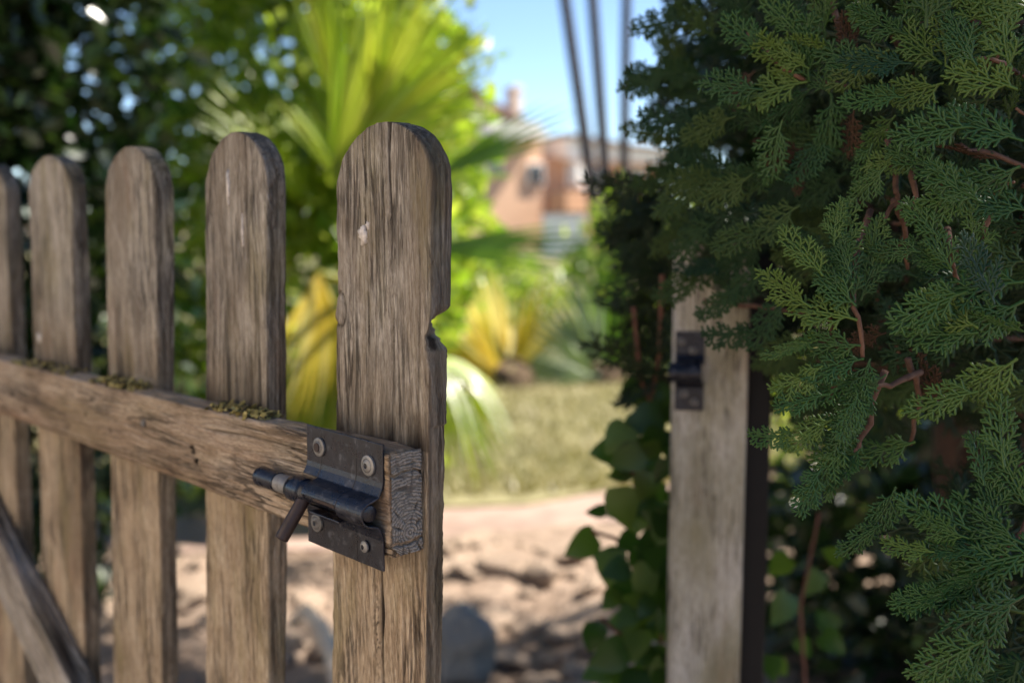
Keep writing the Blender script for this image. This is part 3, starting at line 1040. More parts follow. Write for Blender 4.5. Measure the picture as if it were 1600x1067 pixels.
# catch
cz0 = at(1078, 580, PY).z; cx0 = at(1078, 580, PY).x - post.location.x
cw = 0.0135
hh = (at(1078, 518, PY).z - at(1078, 642, PY).z) / 2
prof = []
ST2 = 0.002
prof = [(-ST2, hh), (-ST2, 0.016), (-ST2 - 0.003, 0.012)]
for k in range(11):
    an = math.radians(80 - 160 * k / 10)
    prof.append((-0.006 - 0.013 * math.cos(an), 0.0105 * math.sin(an)))
prof += [(-ST2 - 0.003, -0.012), (-ST2, -0.016), (-ST2, -hh)]
mbc = MB()
prof = [(y, z) for y, z in prof][::-1]
mbc.sheet(prof[:5], -cw, cw, ST2); mbc.sheet(prof[-5:], -cw, cw, ST2); mbc.sheet(prof[4:-4], -cw - 0.006, cw - 0.003, ST2)
catch = mbc.build('catch_plate', M_IRON, post, bevel=0.0005)
catch.location = (cx0, 0, cz0)
catch.rotation_euler = (0, 0, 0)
for px, py in ((1066, 534), (1083, 548), (1070, 615), (1085, 628)):
    q = at(px, py, PY)
    so = screw(catch, 0, 0, 0, 0.004, 0.0036, washer=False)
    so.rotation_euler = (0, 0, math.pi)
    so.location = (q.x - post.location.x - cx0, -ST2, q.z - cz0)

# ------------------------------------------------------------------ conifer hedge (flat scale-leaf sprays)
M_THUJA = leaf_mat('dark_conifer_green', (0.011, 0.040, 0.013), (0.020, 0.058, 0.015), (0.050, 0.088, 0.018), 0.28, rough=0.5, spec=0.35, use_attr=False, tmul=2.2)  # darker copy for the fill sprays, shade put into the colour
M_THUJA_LIT = leaf_mat('lit_conifer_green', (0.022, 0.072, 0.020), (0.038, 0.096, 0.021), (0.09, 0.150, 0.026), 0.32, rough=0.42, spec=0.4, use_attr=False, tmul=2.2)  # brighter copy for the front sprays, light put into the colour
M_THUJA_S = leaf_mat('dark_conifer_green_mass', (0.009, 0.026, 0.009), (0.014, 0.034, 0.010), (0.028, 0.042, 0.012), 0.28, rough=0.5, spec=0.35, tmul=2.2)  # darkest copy for the inner foliage, shade of the gaps painted in
M_BARK = plain_mat('reddish_bark', (0.065, 0.038, 0.026), 0.85, 0.2, var=0.5, vscale=120, bmp=0.6, bdist=0.002)
M_TWIG = plain_mat('brown_twig', (0.11, 0.06, 0.04), 0.8, 0.2, var=0.4, vscale=150)


def spray_twigs(seed, dense=1.0):
    """list of (points, half width) in the XY plane, growing along +Y, unit length"""
    r = random.Random(seed)
    tw = []
    bend = r.uniform(-0.25, 0.25)
    def axis(t): return Vector((bend * t * t, t, -0.12 * t * t))
    tw.append(([axis(k / 8) for k in range(9)], 0.024))
    n = int(11 * dense)
    side = r.choice((-1, 1))
    for i in range(n):
        t0 = 0.10 + 0.84 * (i + r.uniform(-.2, .2)) / n
        side = -side
        p = axis(t0)
        L = (0.46 * (1 - t0) ** 0.75 + 0.08) * r.uniform(0.75, 1.12)
        if t0 < 0.25: L *= 0.75
        ang = math.radians(r.uniform(42, 54)) * side
        cur = -side * r.uniform(-0.05, 0.25)
        pts = []
        m = 5
        lift = r.uniform(-.12, .12)
        for k in range(m + 1):
            s = L * k / m
            a = ang + cur * (k / m)
            pts.append(p + Vector((math.sin(a) * s, math.cos(a) * s, lift * s)))
        tw.append((pts, 0.0200))
        nt_ = max(2, int(L / 0.064 * dense))
        sd = side
        for j in range(nt_):
            f = 0.16 + 0.78 * (j + r.uniform(-.15, .15)) / nt_
            sd = -sd
            k = min(m - 1, int(f * m)); q = pts[k].lerp(pts[k + 1], f * m - k)
            a = ang + cur * f
            l2 = (0.17 * (1 - f) ** 0.6 + 0.035) * r.uniform(0.7, 1.15)
            a2 = a + sd * math.radians(r.uniform(40, 50))
            cv = -sd * 0.12
            pp = [q + Vector((math.sin(a2 + cv * e / 3) * l2 * e / 3, math.cos(a2 + cv * e / 3) * l2 * e / 3, lift * l2 * e / 3 + r.uniform(-.004, .004))) for e in range(4)]
            tw.append((pp, 0.0195))
            if l2 > 0.15 and dense >= 1.0:
                for e in (1, 2):
                    a3 = a2 + (1 if e % 2 else -1) * 0.75
                    l3 = l2 * 0.35
                    tw.append(([pp[e], pp[e] + Vector((math.sin(a3) * l3, math.cos(a3) * l3, 0))], 0.020))
    return tw


def sweep_diamond(tw, seg_len, zig=0.12, sides=4):
    V = []; F = []
    for pts, hw in tw:
        L = sum((pts[i + 1] - pts[i]).length for i in range(len(pts) - 1))
        n = max(1, int(L / seg_len))
        P = []
        for k in range(n + 1):
            f = k / n * (len(pts) - 1); i = min(int(f), len(pts) - 2)
            P.append(pts[i].lerp(pts[i + 1], f - i))
        base = len(V)
        for k, p in enumerate(P):
            t = (P[min(k + 1, n)] - P[max(k - 1, 0)]).normalized()
            s = t.cross(Vector((0, 0, 1))).normalized(); u = s.cross(t)
            w_ = hw * (1 + zig * (1 if k % 2 else -1))
            if k == n: w_ *= 0.45
            if sides == 4:
                V += [p + s * w_, p + u * w_ * 0.5, p - s * w_, p - u * w_ * 0.5]
            else:
                V += [p + s * w_, p - s * w_]
        if sides == 4:
            for k in range(n):
                for e in range(4):
                    F.append((base + k*4 + e, base + k*4 + (e+1) % 4, base + k*4 + 4 + (e+1) % 4, base + k*4 + 4 + e))
            F.append((base + n*4, base + n*4+1, base + n*4+2, base + n*4+3))
        else:
            for k in range(n):
                F.append((base + k*2, base + k*2+1, base + k*2+3, base + k*2+2))
    return V, F


SPR_HI = []
for s in range(9):
    V, F = sweep_diamond(spray_twigs(s), 0.030)
    me = py_mesh('spray', V, F); me.materials.append(M_THUJA); me.shade_smooth()
    SPR_HI.append(me)
SPR_LIT = []
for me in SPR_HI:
    m2 = me.copy(); m2.materials.clear(); m2.materials.append(M_THUJA_LIT); SPR_LIT.append(m2)
def quads_np(V, F):
    return np.array([tuple(v) for v in V], np.float32), np.array([f for f in F if len(f) == 4], np.int32)
SPR_MID = [quads_np(*sweep_diamond(spray_twigs(40 + s, 0.9), 0.07, 0.12)) for s in range(6)]
SPR_LO = [quads_np(*sweep_diamond([(p, h * 1.35) for p, h in spray_twigs(60 + s, 0.62)], 0.16, 0.0, 2)) for s in range(6)]
print('spray tris', len(SPR_HI[0].polygons) * 2, len(SPR_MID[0][1]) * 2, len(SPR_LO[0][1]) * 2)


def spray_matrix(P, ang, L, yaw, tip, roll):
    """growth direction ang on the picture plane (0 right, 90 up), tip = towards the viewer, yaw/roll = turn of the flat face"""
    a = math.radians(ang)
    view = (CAM - P).normalized()
    rgt = Vector((0, 0, 1)).cross(view).normalized()
    if rgt.x < 0: rgt = -rgt
    up = view.cross(rgt)
    if up.z < 0: up = -up
    d = (rgt * math.cos(a) + up * math.sin(a) + view * tip).normalized()
    nrm_ = view - d * view.dot(d)
    nrm_ = nrm_.normalized()
    nrm_ = Matrix.Rotation(roll, 3, d) @ nrm_
    x = d.cross(nrm_).normalized()
    R = Matrix((x, d, nrm_)).transposed().to_4x4()
    return Matrix.Translation(P) @ R @ Matrix.Diagonal((L, L, L, 1))


hedge = empty('conifer_hedge', (0.55, 1.25, 0))
tag(hedge, 'tall dense dark green conifer with flat scaly sprays overhanging the gate post', 'conifer')
bpy.context.view_layer.update()
H_INV = Matrix.Translation(-Vector((0.55, 1.25, 0)))

POLY = [(1120, -80), (1095, 20), (1060, 70), (1050, 150), (1062, 230), (1085, 310), (1095, 380), (1140, 420), (1210, 470), (1250, 540), (1270, 610),
        (1300, 660), (1360, 670), (1420, 610), (1520, 600), (1800, 620), (1800, -80)]
POLY2 = [(1500, 800), (1480, 900), (1520, 1010), (1540, 1150), (1800, 1150), (1800, 760), (1570, 770)]


def inside(x, y):
    return in_poly(x, y, POLY) or in_poly(x, y, POLY2)


def in_poly(x, y, poly):
    c = False; n = len(poly); j = n - 1
    for i in range(n):
        xi, yi = poly[i]; xj, yj = poly[j]
        if (yi > y) != (yj > y) and x < (xj - xi) * (y - yi) / (yj - yi) + xi: c = not c
        j = i
    return c


def front_depth(px, py):
    d = np.interp(px, [950, 1050, 1150, 1250, 1400, 1600, 1900], [1.02, 0.92, 0.80, 0.69, 0.62, 0.56, 0.48])
    # hollows and bulges of the foliage face
    d += 0.085 * float(vnoise(px / 120, py / 120, 0, 131)) + 0.05 * float(vnoise(px / 55, py / 55, 0, 132)) + 0.03
    if py > 620 and px < 1450: d += 0.05
    return d


HERO = [  # base px, py, depth, angle, length
    (1338, 478, .575, 138, .066), (1335, 470, .58, 108, .064), (1340, 500, .575, 165, .070), (1345, 470, .59, 72, .056), (1345, 540, .578, 172, .064), (1350, 560, .58, 190, .062), (1350, 590, .585, 205, .060), (1330, 430, .57, 120, .05),
    (1488, 425, .575, 112, .056), (1484, 420, .58, 150, .050), (1494, 420, .585, 62, .050),
    (1385, 585, .58, 222, .062), (1372, 600, .582, 238, .06), (1360, 560, .58, 250, .055),
    (1300, 655, .585, 205, .055), (1330, 690, .588, 222, .060), (1345, 700, .59, 240, .055),
    (1640, 860, .545, 196, .085), (1600, 850, .55, 165, .078), (1590, 880, .548, 214, .082), (1570, 880, .552, 145, .062), (1600, 930, .545, 228, .085), (1560, 960, .55, 250, .07), (1520, 870, .556, 172, .055), (1540, 900, .556, 205, .06), (1610, 800, .56, 120, .075), (1560, 820, .56, 110, .06),
    (1265, 128, .66, 100, .072), (1260, 125, .665, 150, .075), (1262, 128, .66, 190, .078), (1270, 135, .665, 228, .078), (1300, 150, .67, 260, .07), (1300, 150, .66, 130, .06),
    (1478, 105, .60, 95, .07), (1472, 100, .605, 140, .07), (1486, 125, .60, 55, .06), (1475, 130, .6, 200, .066), (1580, 110, .575, 110, .075), (1590, 140, .575, 150, .07), (1600, 220, .57, 165, .08), (1595, 260, .57, 200, .075), (1610, 330, .565, 170, .07),
    (1600, 440, .565, 190, .085), (1600, 470, .565, 215, .08), (1610, 520, .56, 175, .075), (1590, 560, .565, 220, .075),
    (1180, 330, .76, 195, .08), (1200, 300, .75, 160, .085), (1170, 270, .78, 185, .09), (1190, 380, .77, 215, .08), (1160, 200, .8, 170, .09),
    (1120, 60, .86, 150, .085), (1110, 120, .88, 175, .09), (1100, 160, .9, 150, .085), (1120, 210, .86, 190, .09), (1130, 270, .84, 175, .085), (1140, 330, .82, 200, .08), (1150, 400, .8, 215, .08), (1215, 420, .74, 205, .075), (1230, 470, .72, 225, .075),
    (1215, 200, .72, 165, .08), (1240, 250, .70, 200, .08), (1250, 320, .69, 215, .075), (1290, 60, .67, 95, .07), (1360, 60, .65, 110, .07), (1370, 110, .64, 150, .07), (1420, 60, .62, 80, .07), (1540, 40, .58, 120, .07), (1620, 20, .57, 150, .08),
    (1400, 180, .63, 230, .06), (1440, 240, .62, 200, .06), (1520, 330, .6, 130, .07), (1400, 760, .585, 250, .06), (1430, 690, .6, 200, .07),
]
n_obj = 0
spray_objs = []


def add_spray(P, ang, L, tip, roll, lib=None):
    global n_obj
    o = bpy.data.objects.new('spray', (lib or SPR_HI)[n_obj % len(SPR_HI)])
    COL.objects.link(o)
    o.parent = hedge
    o.matrix_basis = H_INV @ spray_matrix(P, ang, L, 0, tip, roll)
    n_obj += 1
    return o

for px, py, d, a, L in HERO:
    P = at(px, py, d)
    add_spray(P, a + random.uniform(-6, 6), L * .56, random.uniform(-0.05, 0.25), random.gauss(0, 0.42), SPR_LIT if d < .68 else None)
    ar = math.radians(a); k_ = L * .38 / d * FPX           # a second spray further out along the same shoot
    add_spray(at(px + k_ * math.cos(ar), py - k_ * math.sin(ar), d + random.uniform(-.008, .008)), a + random.choice((-1, 1)) * random.uniform(10, 34), L * .52, random.uniform(-0.1, 0.25), random.gauss(0, 0.4), SPR_LIT if d < .68 else None)
tries = 0
taken = [(h[0], h[1]) for h in HERO]
while n_obj < 300 and tries < 9000:
    tries += 1
    px = random.uniform(960, 1660); py = random.uniform(-60, 1120)
    if not inside(px, py): continue
    if min((px - x) ** 2 + (py - y) ** 2 for x, y in taken) < 25 ** 2: continue
    if 1370 < px < 1530 and 235 < py < 330: continue           # a hollow that shows bare twigs
    d = front_depth(px, py) + random.choice((0, .05, .10, .16, .22)) * random.uniform(.6, 1.3)
    taken.append((px, py))
    ang = random.gauss(185 if py > 150 else 160, 45)
    if px > 1400 and random.random() < 0.4: ang = random.gauss(110, 40)
    if py > 560: ang = random.gauss(225, 35)
    add_spray(at(px, py, d), ang, random.uniform(0.036, 0.054) * (1 + 0.25 * (d > 0.8)), random.uniform(-0.4, 0.4), random.gauss(0, 0.75))
print('spray objects', n_obj)


def join_sprays(name, items, lib, parent, inv, mat):
    VV = []; FF = []; TT = []; off = 0
    for M, k, t in items:
        V, F = lib[k]
        A = np.array((inv @ M), np.float32)
        W = V @ A[:3, :3].T + A[:3, 3]
        VV.append(W); FF.append(F + off); off += len(V)
        TT.append(np.full(len(V), t, np.float32))
    me = np_mesh(name, np.concatenate(VV), np.concatenate(FF), np.concatenate(TT))
    o = link(name, me, mat, parent)
    o['kind'] = 'stuff'
    return o

items = []
while len(items) < 560:                       # second layer right behind the face
    px = random.uniform(965, 1700); py = random.uniform(-90, 1130)
    if not inside(px + random.uniform(-8, 8), py): continue
    if 1370 < px < 1530 and 235 < py < 330 and random.random() < .85: continue
    d = front_depth(px, py) + random.uniform(0.09, 0.42)
    ang = random.gauss(190, 60)
    items.append((spray_matrix(at(px, py, d), ang, random.uniform(.05, .08), 0, random.uniform(-.5, .4), random.gauss(0, .8)), random.randrange(6), random.random() * 0.8))
for _ in range(95):                           # ragged skirt hanging down to the climber left of the post
    px = random.uniform(1005, 1075); py = random.uniform(270, 610)
    items.append((spray_matrix(at(px, py, random.uniform(1.0, 1.22)), random.gauss(215, 40), random.uniform(.045, .075), 0, random.uniform(-.4, .4), random.gauss(0, .8)), random.randrange(6), random.random()))
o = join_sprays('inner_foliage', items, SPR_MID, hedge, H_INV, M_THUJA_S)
items = []
while len(items) < 1700:                      # depth of the crown as far as the frame shows it
    px = random.uniform(985, 1850); py = random.uniform(-120, 600)
    if not inside(px - 110 if py < 560 else px - 60, py + 30): continue
    d = front_depth(px, py) + random.uniform(0.36, 1.05)
    if py > 560 and random.random() < .55: continue
    items.append((spray_matrix(at(px, py, d), random.uniform(0, 360), random.uniform(.10, .17), 0, random.uniform(-.6, .6), random.gauss(0, .9)), random.randrange(6), random.random() * 0.6))
while len(items) < 6000:                      # the tall mass above and to the right that shades the gate
    y = random.uniform(0.5, 3.0)
    x = random.uniform(0.16 * y + 0.17, 2.3)
    z = random.uniform(1.25 + 0.12 * y, 3.6)
    if z < 1.0 + 0.24 * y and x < 0.45 * y: continue
    P = Vector((x, y, z))
    items.append((spray_matrix(P, random.uniform(0, 360), random.uniform(.13, .22), 0, random.uniform(-.6, .6), random.gauss(0, .9)), random.randrange(6), random.random() * 0.6))
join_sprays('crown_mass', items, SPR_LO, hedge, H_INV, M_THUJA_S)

# stems and bare reddish twigs
def hedge_tube(name, pts, r0, r1, mat, n=9):
    mbt = MB()
    k = len(pts)
    pts2 = []
    for i in range(k - 1):
        for s in range(4):
            pts2.append(Vector(pts[i]).lerp(Vector(pts[i + 1]), s / 4))
    pts2.append(Vector(pts[-1]))
    pts2 = [p + Vector((random.gauss(0, 1), random.gauss(0, 1), random.gauss(0, 1))) * (r0 * 0.35) - Vector((0.55, 1.25, 0)) for p in pts2]
    m_ = len(pts2)
    mbt.tube(pts2, [r0 + (r1 - r0) * i / (m_ - 1) for i in range(m_)], n)
    return mbt.build(name, mat, hedge, smooth=True)

for bx, by, tx, ty in ((0.62, 1.35, 0.6, 1.3), (1.15, 1.5, 1.1, 1.45), (0.85, 1.9, 0.8, 1.9)):
    hedge_tube('trunk', [(bx, by, -0.1), (bx + .03, by, 0.8), (bx - .02, by + .03, 1.7), (tx, ty, 3.0)], 0.06, 0.02, M_BARK, 12)
BR = [((1387, 200, .66), (1393, 250, .64), (1402, 300, .63), (1398, 320, .63), (1375, 345, .625)), ((1398, 310, .63), (1412, 350, .64), (1420, 420, .66)),
      ((1425, 265, .63), (1428, 300, .625), (1422, 335, .62)), ((1545, 335, .6), (1540, 365, .6), (1530, 390, .6)),
      ((1170, 50, .7), (1210, 95, .67), (1240, 118, .66), (1330, 135, .68)), ((1300, 0, .7), (1310, 60, .68), (1340, 110, .68)),
      ((1360, 330, .64), (1335, 400, .6), (1336, 480, .58), (1350, 560, .585)), ((1640, 700, .6), (1600, 830, .56), (1540, 890, .555)),
      ((1480, 360, .6), (1486, 400, .58), (1494, 440, .6)), ((1380, 580, .6), (1345, 690, .6), (1320, 720, .6)), ((1500, 230, .65), (1560, 245, .66), (1640, 270, .68)),
      ((1420, 560, .62), (1440, 620, .63), (1420, 690, .64)), ((1100, 470, .86), (1180, 480, .84), (1260, 490, .8)), ((1440, 580, .62), (1400, 600, .6), (1370, 605, .59))]
for B in BR:
    hedge_tube('branch', [at(*p) for p in B], 0.0022, 0.0012, M_TWIG, 7)
for _ in range(34):                            # thin reddish twigs among the sprays
    px = random.uniform(1090, 1640); py = random.uniform(-20, 700)
    if not inside(px, py): continue
    d = front_depth(px, py) + random.uniform(-.01, .10)
    an = random.gauss(1.2, .8); l_ = random.uniform(30, 80)
    B = [(px, py, d + .03), (px + l_ * .5 * math.cos(an), py - l_ * .5 * math.sin(an), d + .01), (px + l_ * math.cos(an + .3), py - l_ * math.sin(an + .3), d)]
    hedge_tube('branch', [at(*p) for p in B], 0.0016, 0.0008, M_TWIG, 6)
M_DEAD = plain_mat('dead_brown_scales', (0.05, 0.028, 0.016), 0.8, 0.2, var=.4, vscale=90)
dead_me = SPR_HI[3].copy(); dead_me.materials.clear(); dead_me.materials.append(M_DEAD)
for px, py, d, a, L in ((1255, 232, .69, 200, .03), (1262, 240, .69, 250, .028), (1475, 640, .62, 120, .04), (1318, 95, .66, 80, .03), (1385, 520, .64, 200, .03), (1560, 250, .6, 160, .035), (1335, 170, .67, 260, .03), (1180, 110, .8, 230, .035)):
    o = bpy.data.objects.new('dead_spray', dead_me); COL.objects.link(o); o.parent = hedge
    o.matrix_basis = H_INV @ spray_matrix(at(px, py, d), a, L, 0, .1, random.gauss(0, .6))
for _ in range(26):                            # main limbs reaching from the stems to the face
    px = random.uniform(1080, 1650); py = random.uniform(-40, 760)
    if not inside(px, py): continue
    P = at(px, py, front_depth(px, py) + .1)
    Q = Vector((random.choice((0.62, 1.15)), 1.38, P.z - random.uniform(-0.05, 0.25)))
    hedge_tube('branch', [Q, Q.lerp(P, .5) + Vector((0, 0, .03)), P], 0.009, 0.002, M_BARK, 7)

# ------------------------------------------------------------------ climbing plant beside the post
M_IVY = leaf_mat('glossy_heart_leaves', (0.025, 0.06, 0.012), (0.04, 0.09, 0.016), (0.08, 0.13, 0.02), 0.5, rough=0.32, spec=0.45, use_attr=False, tmul=2.0)
M_VINE = plain_mat('reddish_vine_stem', (0.16, 0.07, 0.045), 0.7, 0.25)


def heart_leaf():
    V = []; F = []
    out = [(0, 0), (.18, -.10), (.36, -.08), (.48, .10), (.50, .30), (.42, .55), (.26, .80), (.10, .98), (0, 1.08)]
    n = len(out)
    for x, y in out: V.append((x, y, 0.16 * x - 0.18 * (y - .3) ** 2))
    for x, y in out: V.append((0, y, -0.18 * (y - .3) ** 2))
    for x, y in out: V.append((-x, y, 0.16 * x - 0.18 * (y - .3) ** 2 + 0.03 * y))
    for i in range(n - 1):
        F.append((n + i, i, i + 1, n + i + 1)); F.append((2*n + i, n + i, n + i + 1, 2*n + i + 1))
    me = py_mesh('leaf', V, F); me.materials.append(M_IVY); me.shade_smooth()
    return me

LEAF = heart_leaf()
vine = empty('climbing_vine', (0.13, 1.08, 0))
tag(vine, 'dark heart-leaved climbing vine hanging down left of the pale gate post', 'vine')
V_INV = Matrix.Translation(-Vector((0.13, 1.08, 0)))
VL = [(928, 838, 1.06, 215, .048), (958, 862, 1.05, 262, .055), (975, 700, 1.05, 190, .045), (930, 975, 1.05, 262, .040), (950, 1045, 1.04, 200, .042), (1000, 860, 1.06, 290, .05), (1005, 945, 1.07, 250, .045),
      (1030, 650, 1.02, 200, .045), (945, 795, 1.07, 195, .026), (1000, 655, 1.05, 230, .048), (1020, 700, 1.04, 215, .05), (1000, 620, 1.05, 170, .04), (1028, 790, 1.06, 200, .052), (985, 790, 1.07, 200, .05), (1030, 840, 1.05, 240, .05),
      (1042, 950, 1.06, 260, .05), (1000, 985, 1.05, 255, .045), (985, 905, 1.07, 215, .045), (1040, 1020, 1.05, 240, .05), (1000, 1055, 1.06, 230, .045), (965, 925, 1.06, 230, .035), (1035, 905, 1.07, 280, .04), (1015, 740, 1.06, 250, .05), (990, 720, 1.06, 215, .045), (1040, 720, 1.05, 250, .045), (1035, 870, 1.06, 220, .04)]
random.seed(21)
for px, py, d, a, L in VL + [(1048 - 85 * random.random() ** 1.6, random.uniform(590, 1067), random.uniform(1.0, 1.12), random.gauss(230, 50), random.uniform(.034, .055)) for _ in range(64)] \
        + [(random.uniform(1195, 1330), random.uniform(860, 1060), random.uniform(1.1, 1.3), random.gauss(230, 50), random.uniform(.035, .055)) for _ in range(9)]:
    o = bpy.data.objects.new('leaf', LEAF); COL.objects.link(o); o.parent = vine
    o.matrix_basis = V_INV @ spray_matrix(at(px, py, d), a, L * random.uniform(.5, .8), 0, random.uniform(-.2, .35), random.gauss(0, .45))
for B in (((1035, 1100, 1.08), (1030, 900, 1.08), (1000, 760, 1.07), (1010, 650, 1.06), (1030, 560, 1.04), (1035, 430, 1.0)), ((1000, 760, 1.07), (968, 700, 1.06), (960, 690, 1.06)), ((1030, 900, 1.08), (960, 840, 1.07), (925, 830, 1.06)),
          ((1035, 1090, 1.08), (1000, 1020, 1.07), (940, 965, 1.06)), ((1045, 700, 1.06), (1000, 590, 1.05), (990, 480, 1.03)), ((1260, 1100, 1.2), (1250, 950, 1.2), (1280, 800, 1.15))):
    mbv = MB(); pts = [at(*p) - Vector((0.13, 1.08, 0)) for p in B]
    if B[0][1] > 1080: pts = [Vector((pts[0].x, pts[0].y, -0.05))] + pts
    mbv.tube(pts, 0.0022, 8); mbv.build('stem', M_VINE, vine, smooth=True)

# ------------------------------------------------------------------ fan palms
def fan_leaf(name, L, spread, nseg, droop, fold, seed, wseg=None, curl=0.0):
    """palmate blade: segments radiate from the hub (origin), middle one along +Y, blade in the XY plane, +Z its upper face"""
    r = random.Random(seed)
    V = []; F = []; T = []
    wseg = wseg or (L * math.radians(spread) / nseg * 0.62)
    for i in range(nseg):
        f = (i + 0.5) / nseg * 2 - 1
        a = math.radians(spread / 2) * f
        l = L * (1 - 0.28 * abs(f) ** 1.5) * r.uniform(.9, 1.05)
        m = 7
        base = len(V); t0 = r.random()
        dr = droop * r.uniform(.6, 1.4)
        tw = r.uniform(-.25, .25)
        for k in range(m + 1):
            s = k / m
            rad_ = l * s
            w_ = wseg * (0.12 + 1.5 * s if s < 0.45 else 0.8 * (1 - (s - .45) / .55) ** 0.8 + 0.02)
            z = -dr * l * max(0, s - .35) ** 2 - curl * L * abs(f) * s
            d_ = Vector((math.sin(a), math.cos(a), 0)); n_ = Vector((math.cos(a), -math.sin(a), 0))
            c = d_ * rad_ + Vector((0, 0, z))
            up = fold * w_
            V += [c - n_ * w_ * .5 + Vector((0, 0, up + tw * w_)), c, c + n_ * w_ * .5 + Vector((0, 0, up - tw * w_))]
            T += [t0] * 3
        for k in range(m):
            o_ = base + 3 * k
            F += [(o_, o_ + 1, o_ + 4, o_ + 3), (o_ + 1, o_ + 2, o_ + 5, o_ + 4)]
    return np_mesh(name, [tuple(v) for v in V], F, T)


M_FAN_Y = leaf_mat('sunlit_yellow_green_fan', (0.16, 0.23, 0.02), (0.24, 0.30, 0.025), (0.34, 0.34, 0.05), 0.5, rough=0.35, spec=0.5, tmul=1.7)
M_FAN_YY = leaf_mat('yellowing_fan', (0.30, 0.30, 0.05), (0.55, 0.43, 0.05), (0.58, 0.52, 0.2), 0.5, rough=0.35, spec=0.5, tcol=(1.5, 1.35, .5))
M_FAN_G = leaf_mat('deep_green_fan', (0.06, 0.13, 0.015), (0.09, 0.18, 0.02), (0.14, 0.24, 0.03), 0.4, rough=0.35, spec=0.5)
M_FAN_D = leaf_mat('dusty_grey_green_fan', (0.11, 0.16, 0.08), (0.2, 0.25, 0.13), (0.32, 0.36, 0.22), 0.35, rough=0.4, spec=0.5)
M_FAN_W = leaf_mat('white_glare_fan', (0.35, 0.42, 0.25), (0.48, 0.52, 0.36), (0.6, 0.62, 0.5), 0.35, rough=0.25, spec=0.6)  # sun glare painted in as a whitish leaf colour
M_PTRUNK = plain_mat('fibrous_palm_trunk', (0.10, 0.07, 0.045), 0.95, 0.1, var=0.5, vscale=30, bmp=0.8, bdist=0.02)


def palm(name, base, label, trunk_h, trunk_r, fronds, group=None):
    root = empty(name, base)
    tag(root, label, 'palm', group)
    bv = Vector(base)
    mb_ = MB()
    pts = [(0, 0, -0.1)] + [(0.01 * math.sin(k), 0.01 * math.cos(k * 2), trunk_h * k / 8) for k in range(1, 9)]
    mb_.tube(pts, [trunk_r * (1.15 - .25 * k / 8) * (1 + .1 * (k % 2)) for k in range(9)], 14)
    mb_.build('trunk', M_PTRUNK, root, smooth=True)
    top = Vector((0, 0, trunk_h))
    for i, (hub, axis, nrm_, L, spread, nseg, droop, fold, mat) in enumerate(fronds):
        y = Vector(axis).normalized(); z = Vector(nrm_); z = (z - y * z.dot(y)).normalized(); x = y.cross(z)
        me = fan_leaf('frond', L, spread, nseg, droop, fold, i * 13 + int(bv.x * 100))
        fo = link('frond', me, mat, root)
        hubl = Vector(hub) - bv
        fo.matrix_basis = Matrix.Translation(hubl) @ Matrix((x, y, z)).transposed().to_4x4()
        # petiole back to the trunk top, as the frond's own part
        mbp = MB()
        inv = fo.matrix_basis.inverted()
        mid = top.lerp(hubl, .5) + Vector((0, 0, .06 * (hubl - top).length))
        mbp.tube([inv @ top, inv @ mid, inv @ hubl, inv @ (hubl + y * L * .06)], [.016, .012, .008, .003], 7)
        mbp.build('petiole', mat, fo, smooth=True)
    return root


def pix_dir(P, ang, tip=0.0):
    view = (CAM - P).normalized(); rgt = Vector((0, 0, 1)).cross(view).normalized()
    if rgt.x < 0: rgt = -rgt
    up = view.cross(rgt)
    if up.z < 0: up = -up
    a = math.radians(ang)
    return (rgt * math.cos(a) + up * math.sin(a) + view * tip).normalized(), view, rgt, up


def frond_px(px, py, d, ang, L, spread, nseg, droop, fold, mat, tip=0.0, face=1.0, up_w=0.4, side=0.0):
    P = at(px, py, d)
    y, view, rgt, up = pix_dir(P, ang, tip)
    n_ = view * face + up * up_w + rgt * side
    return (P, y, n_, L, spread, nseg, droop, fold, mat)

A_BASE = at(585, 700, 3.3); A_BASE.z = 0
palm('fan_palm', A_BASE, 'big sunlit yellow-green fan palm rising right behind the latch picket', 0.75, 0.09, [
    frond_px(520, 270, 3.0, 44, .60, 95, 20, .15, .25, M_FAN_Y, 0.1, .7, .5, .6),
    frond_px(545, 300, 3.25, 88, .50, 120, 20, .25, .25, M_FAN_Y, -.2, .6, .5, .7),
    frond_px(672, 278, 2.8, 25, .48, 26, 7, .05, .3, M_FAN_G, .05, .9, .6),
    frond_px(645, 390, 2.7, 1, .56, 26, 8, .06, .25, M_FAN_G, .1, .9, .6),
    frond_px(640, 556, 3.0, 345, .38, 75, 14, 1.3, .3, M_FAN_W, .3, .35, 1.0, .3),
    frond_px(500, 330, 3.35, 112, .62, 120, 20, .2, .25, M_FAN_Y, -.1, .6, .5, .7),
    frond_px(455, 420, 3.5, 118, .60, 130, 20, .3, .25, M_FAN_Y, -.1, .6, .6, .7),
    frond_px(620, 350, 3.5, 75, .6, 110, 18, .2, .25, M_FAN_Y, -.2, .6, .5, .7),
    frond_px(575, 190, 3.0, 46, .46, 90, 16, .15, .25, M_FAN_Y, .1, .6, .5, .7),
    frond_px(520, 160, 3.2, 70, .5, 110, 18, .15, .25, M_FAN_Y, -.1, .6, .5, .7),
    frond_px(690, 600, 3.1, 300, .34, 80, 14, .8, .3, M_FAN_Y, .2, .8, .5),
    frond_px(498, 425, 3.0, 268, .45, 80, 14, .3, .3, M_FAN_YY, .1, .6, .5, .8),
    frond_px(520, 560, 3.3, 255, .40, 110, 18, .5, .3, M_FAN_Y, .1, .8, .5),
    
])
B_BASE = on_ground(800, 606)
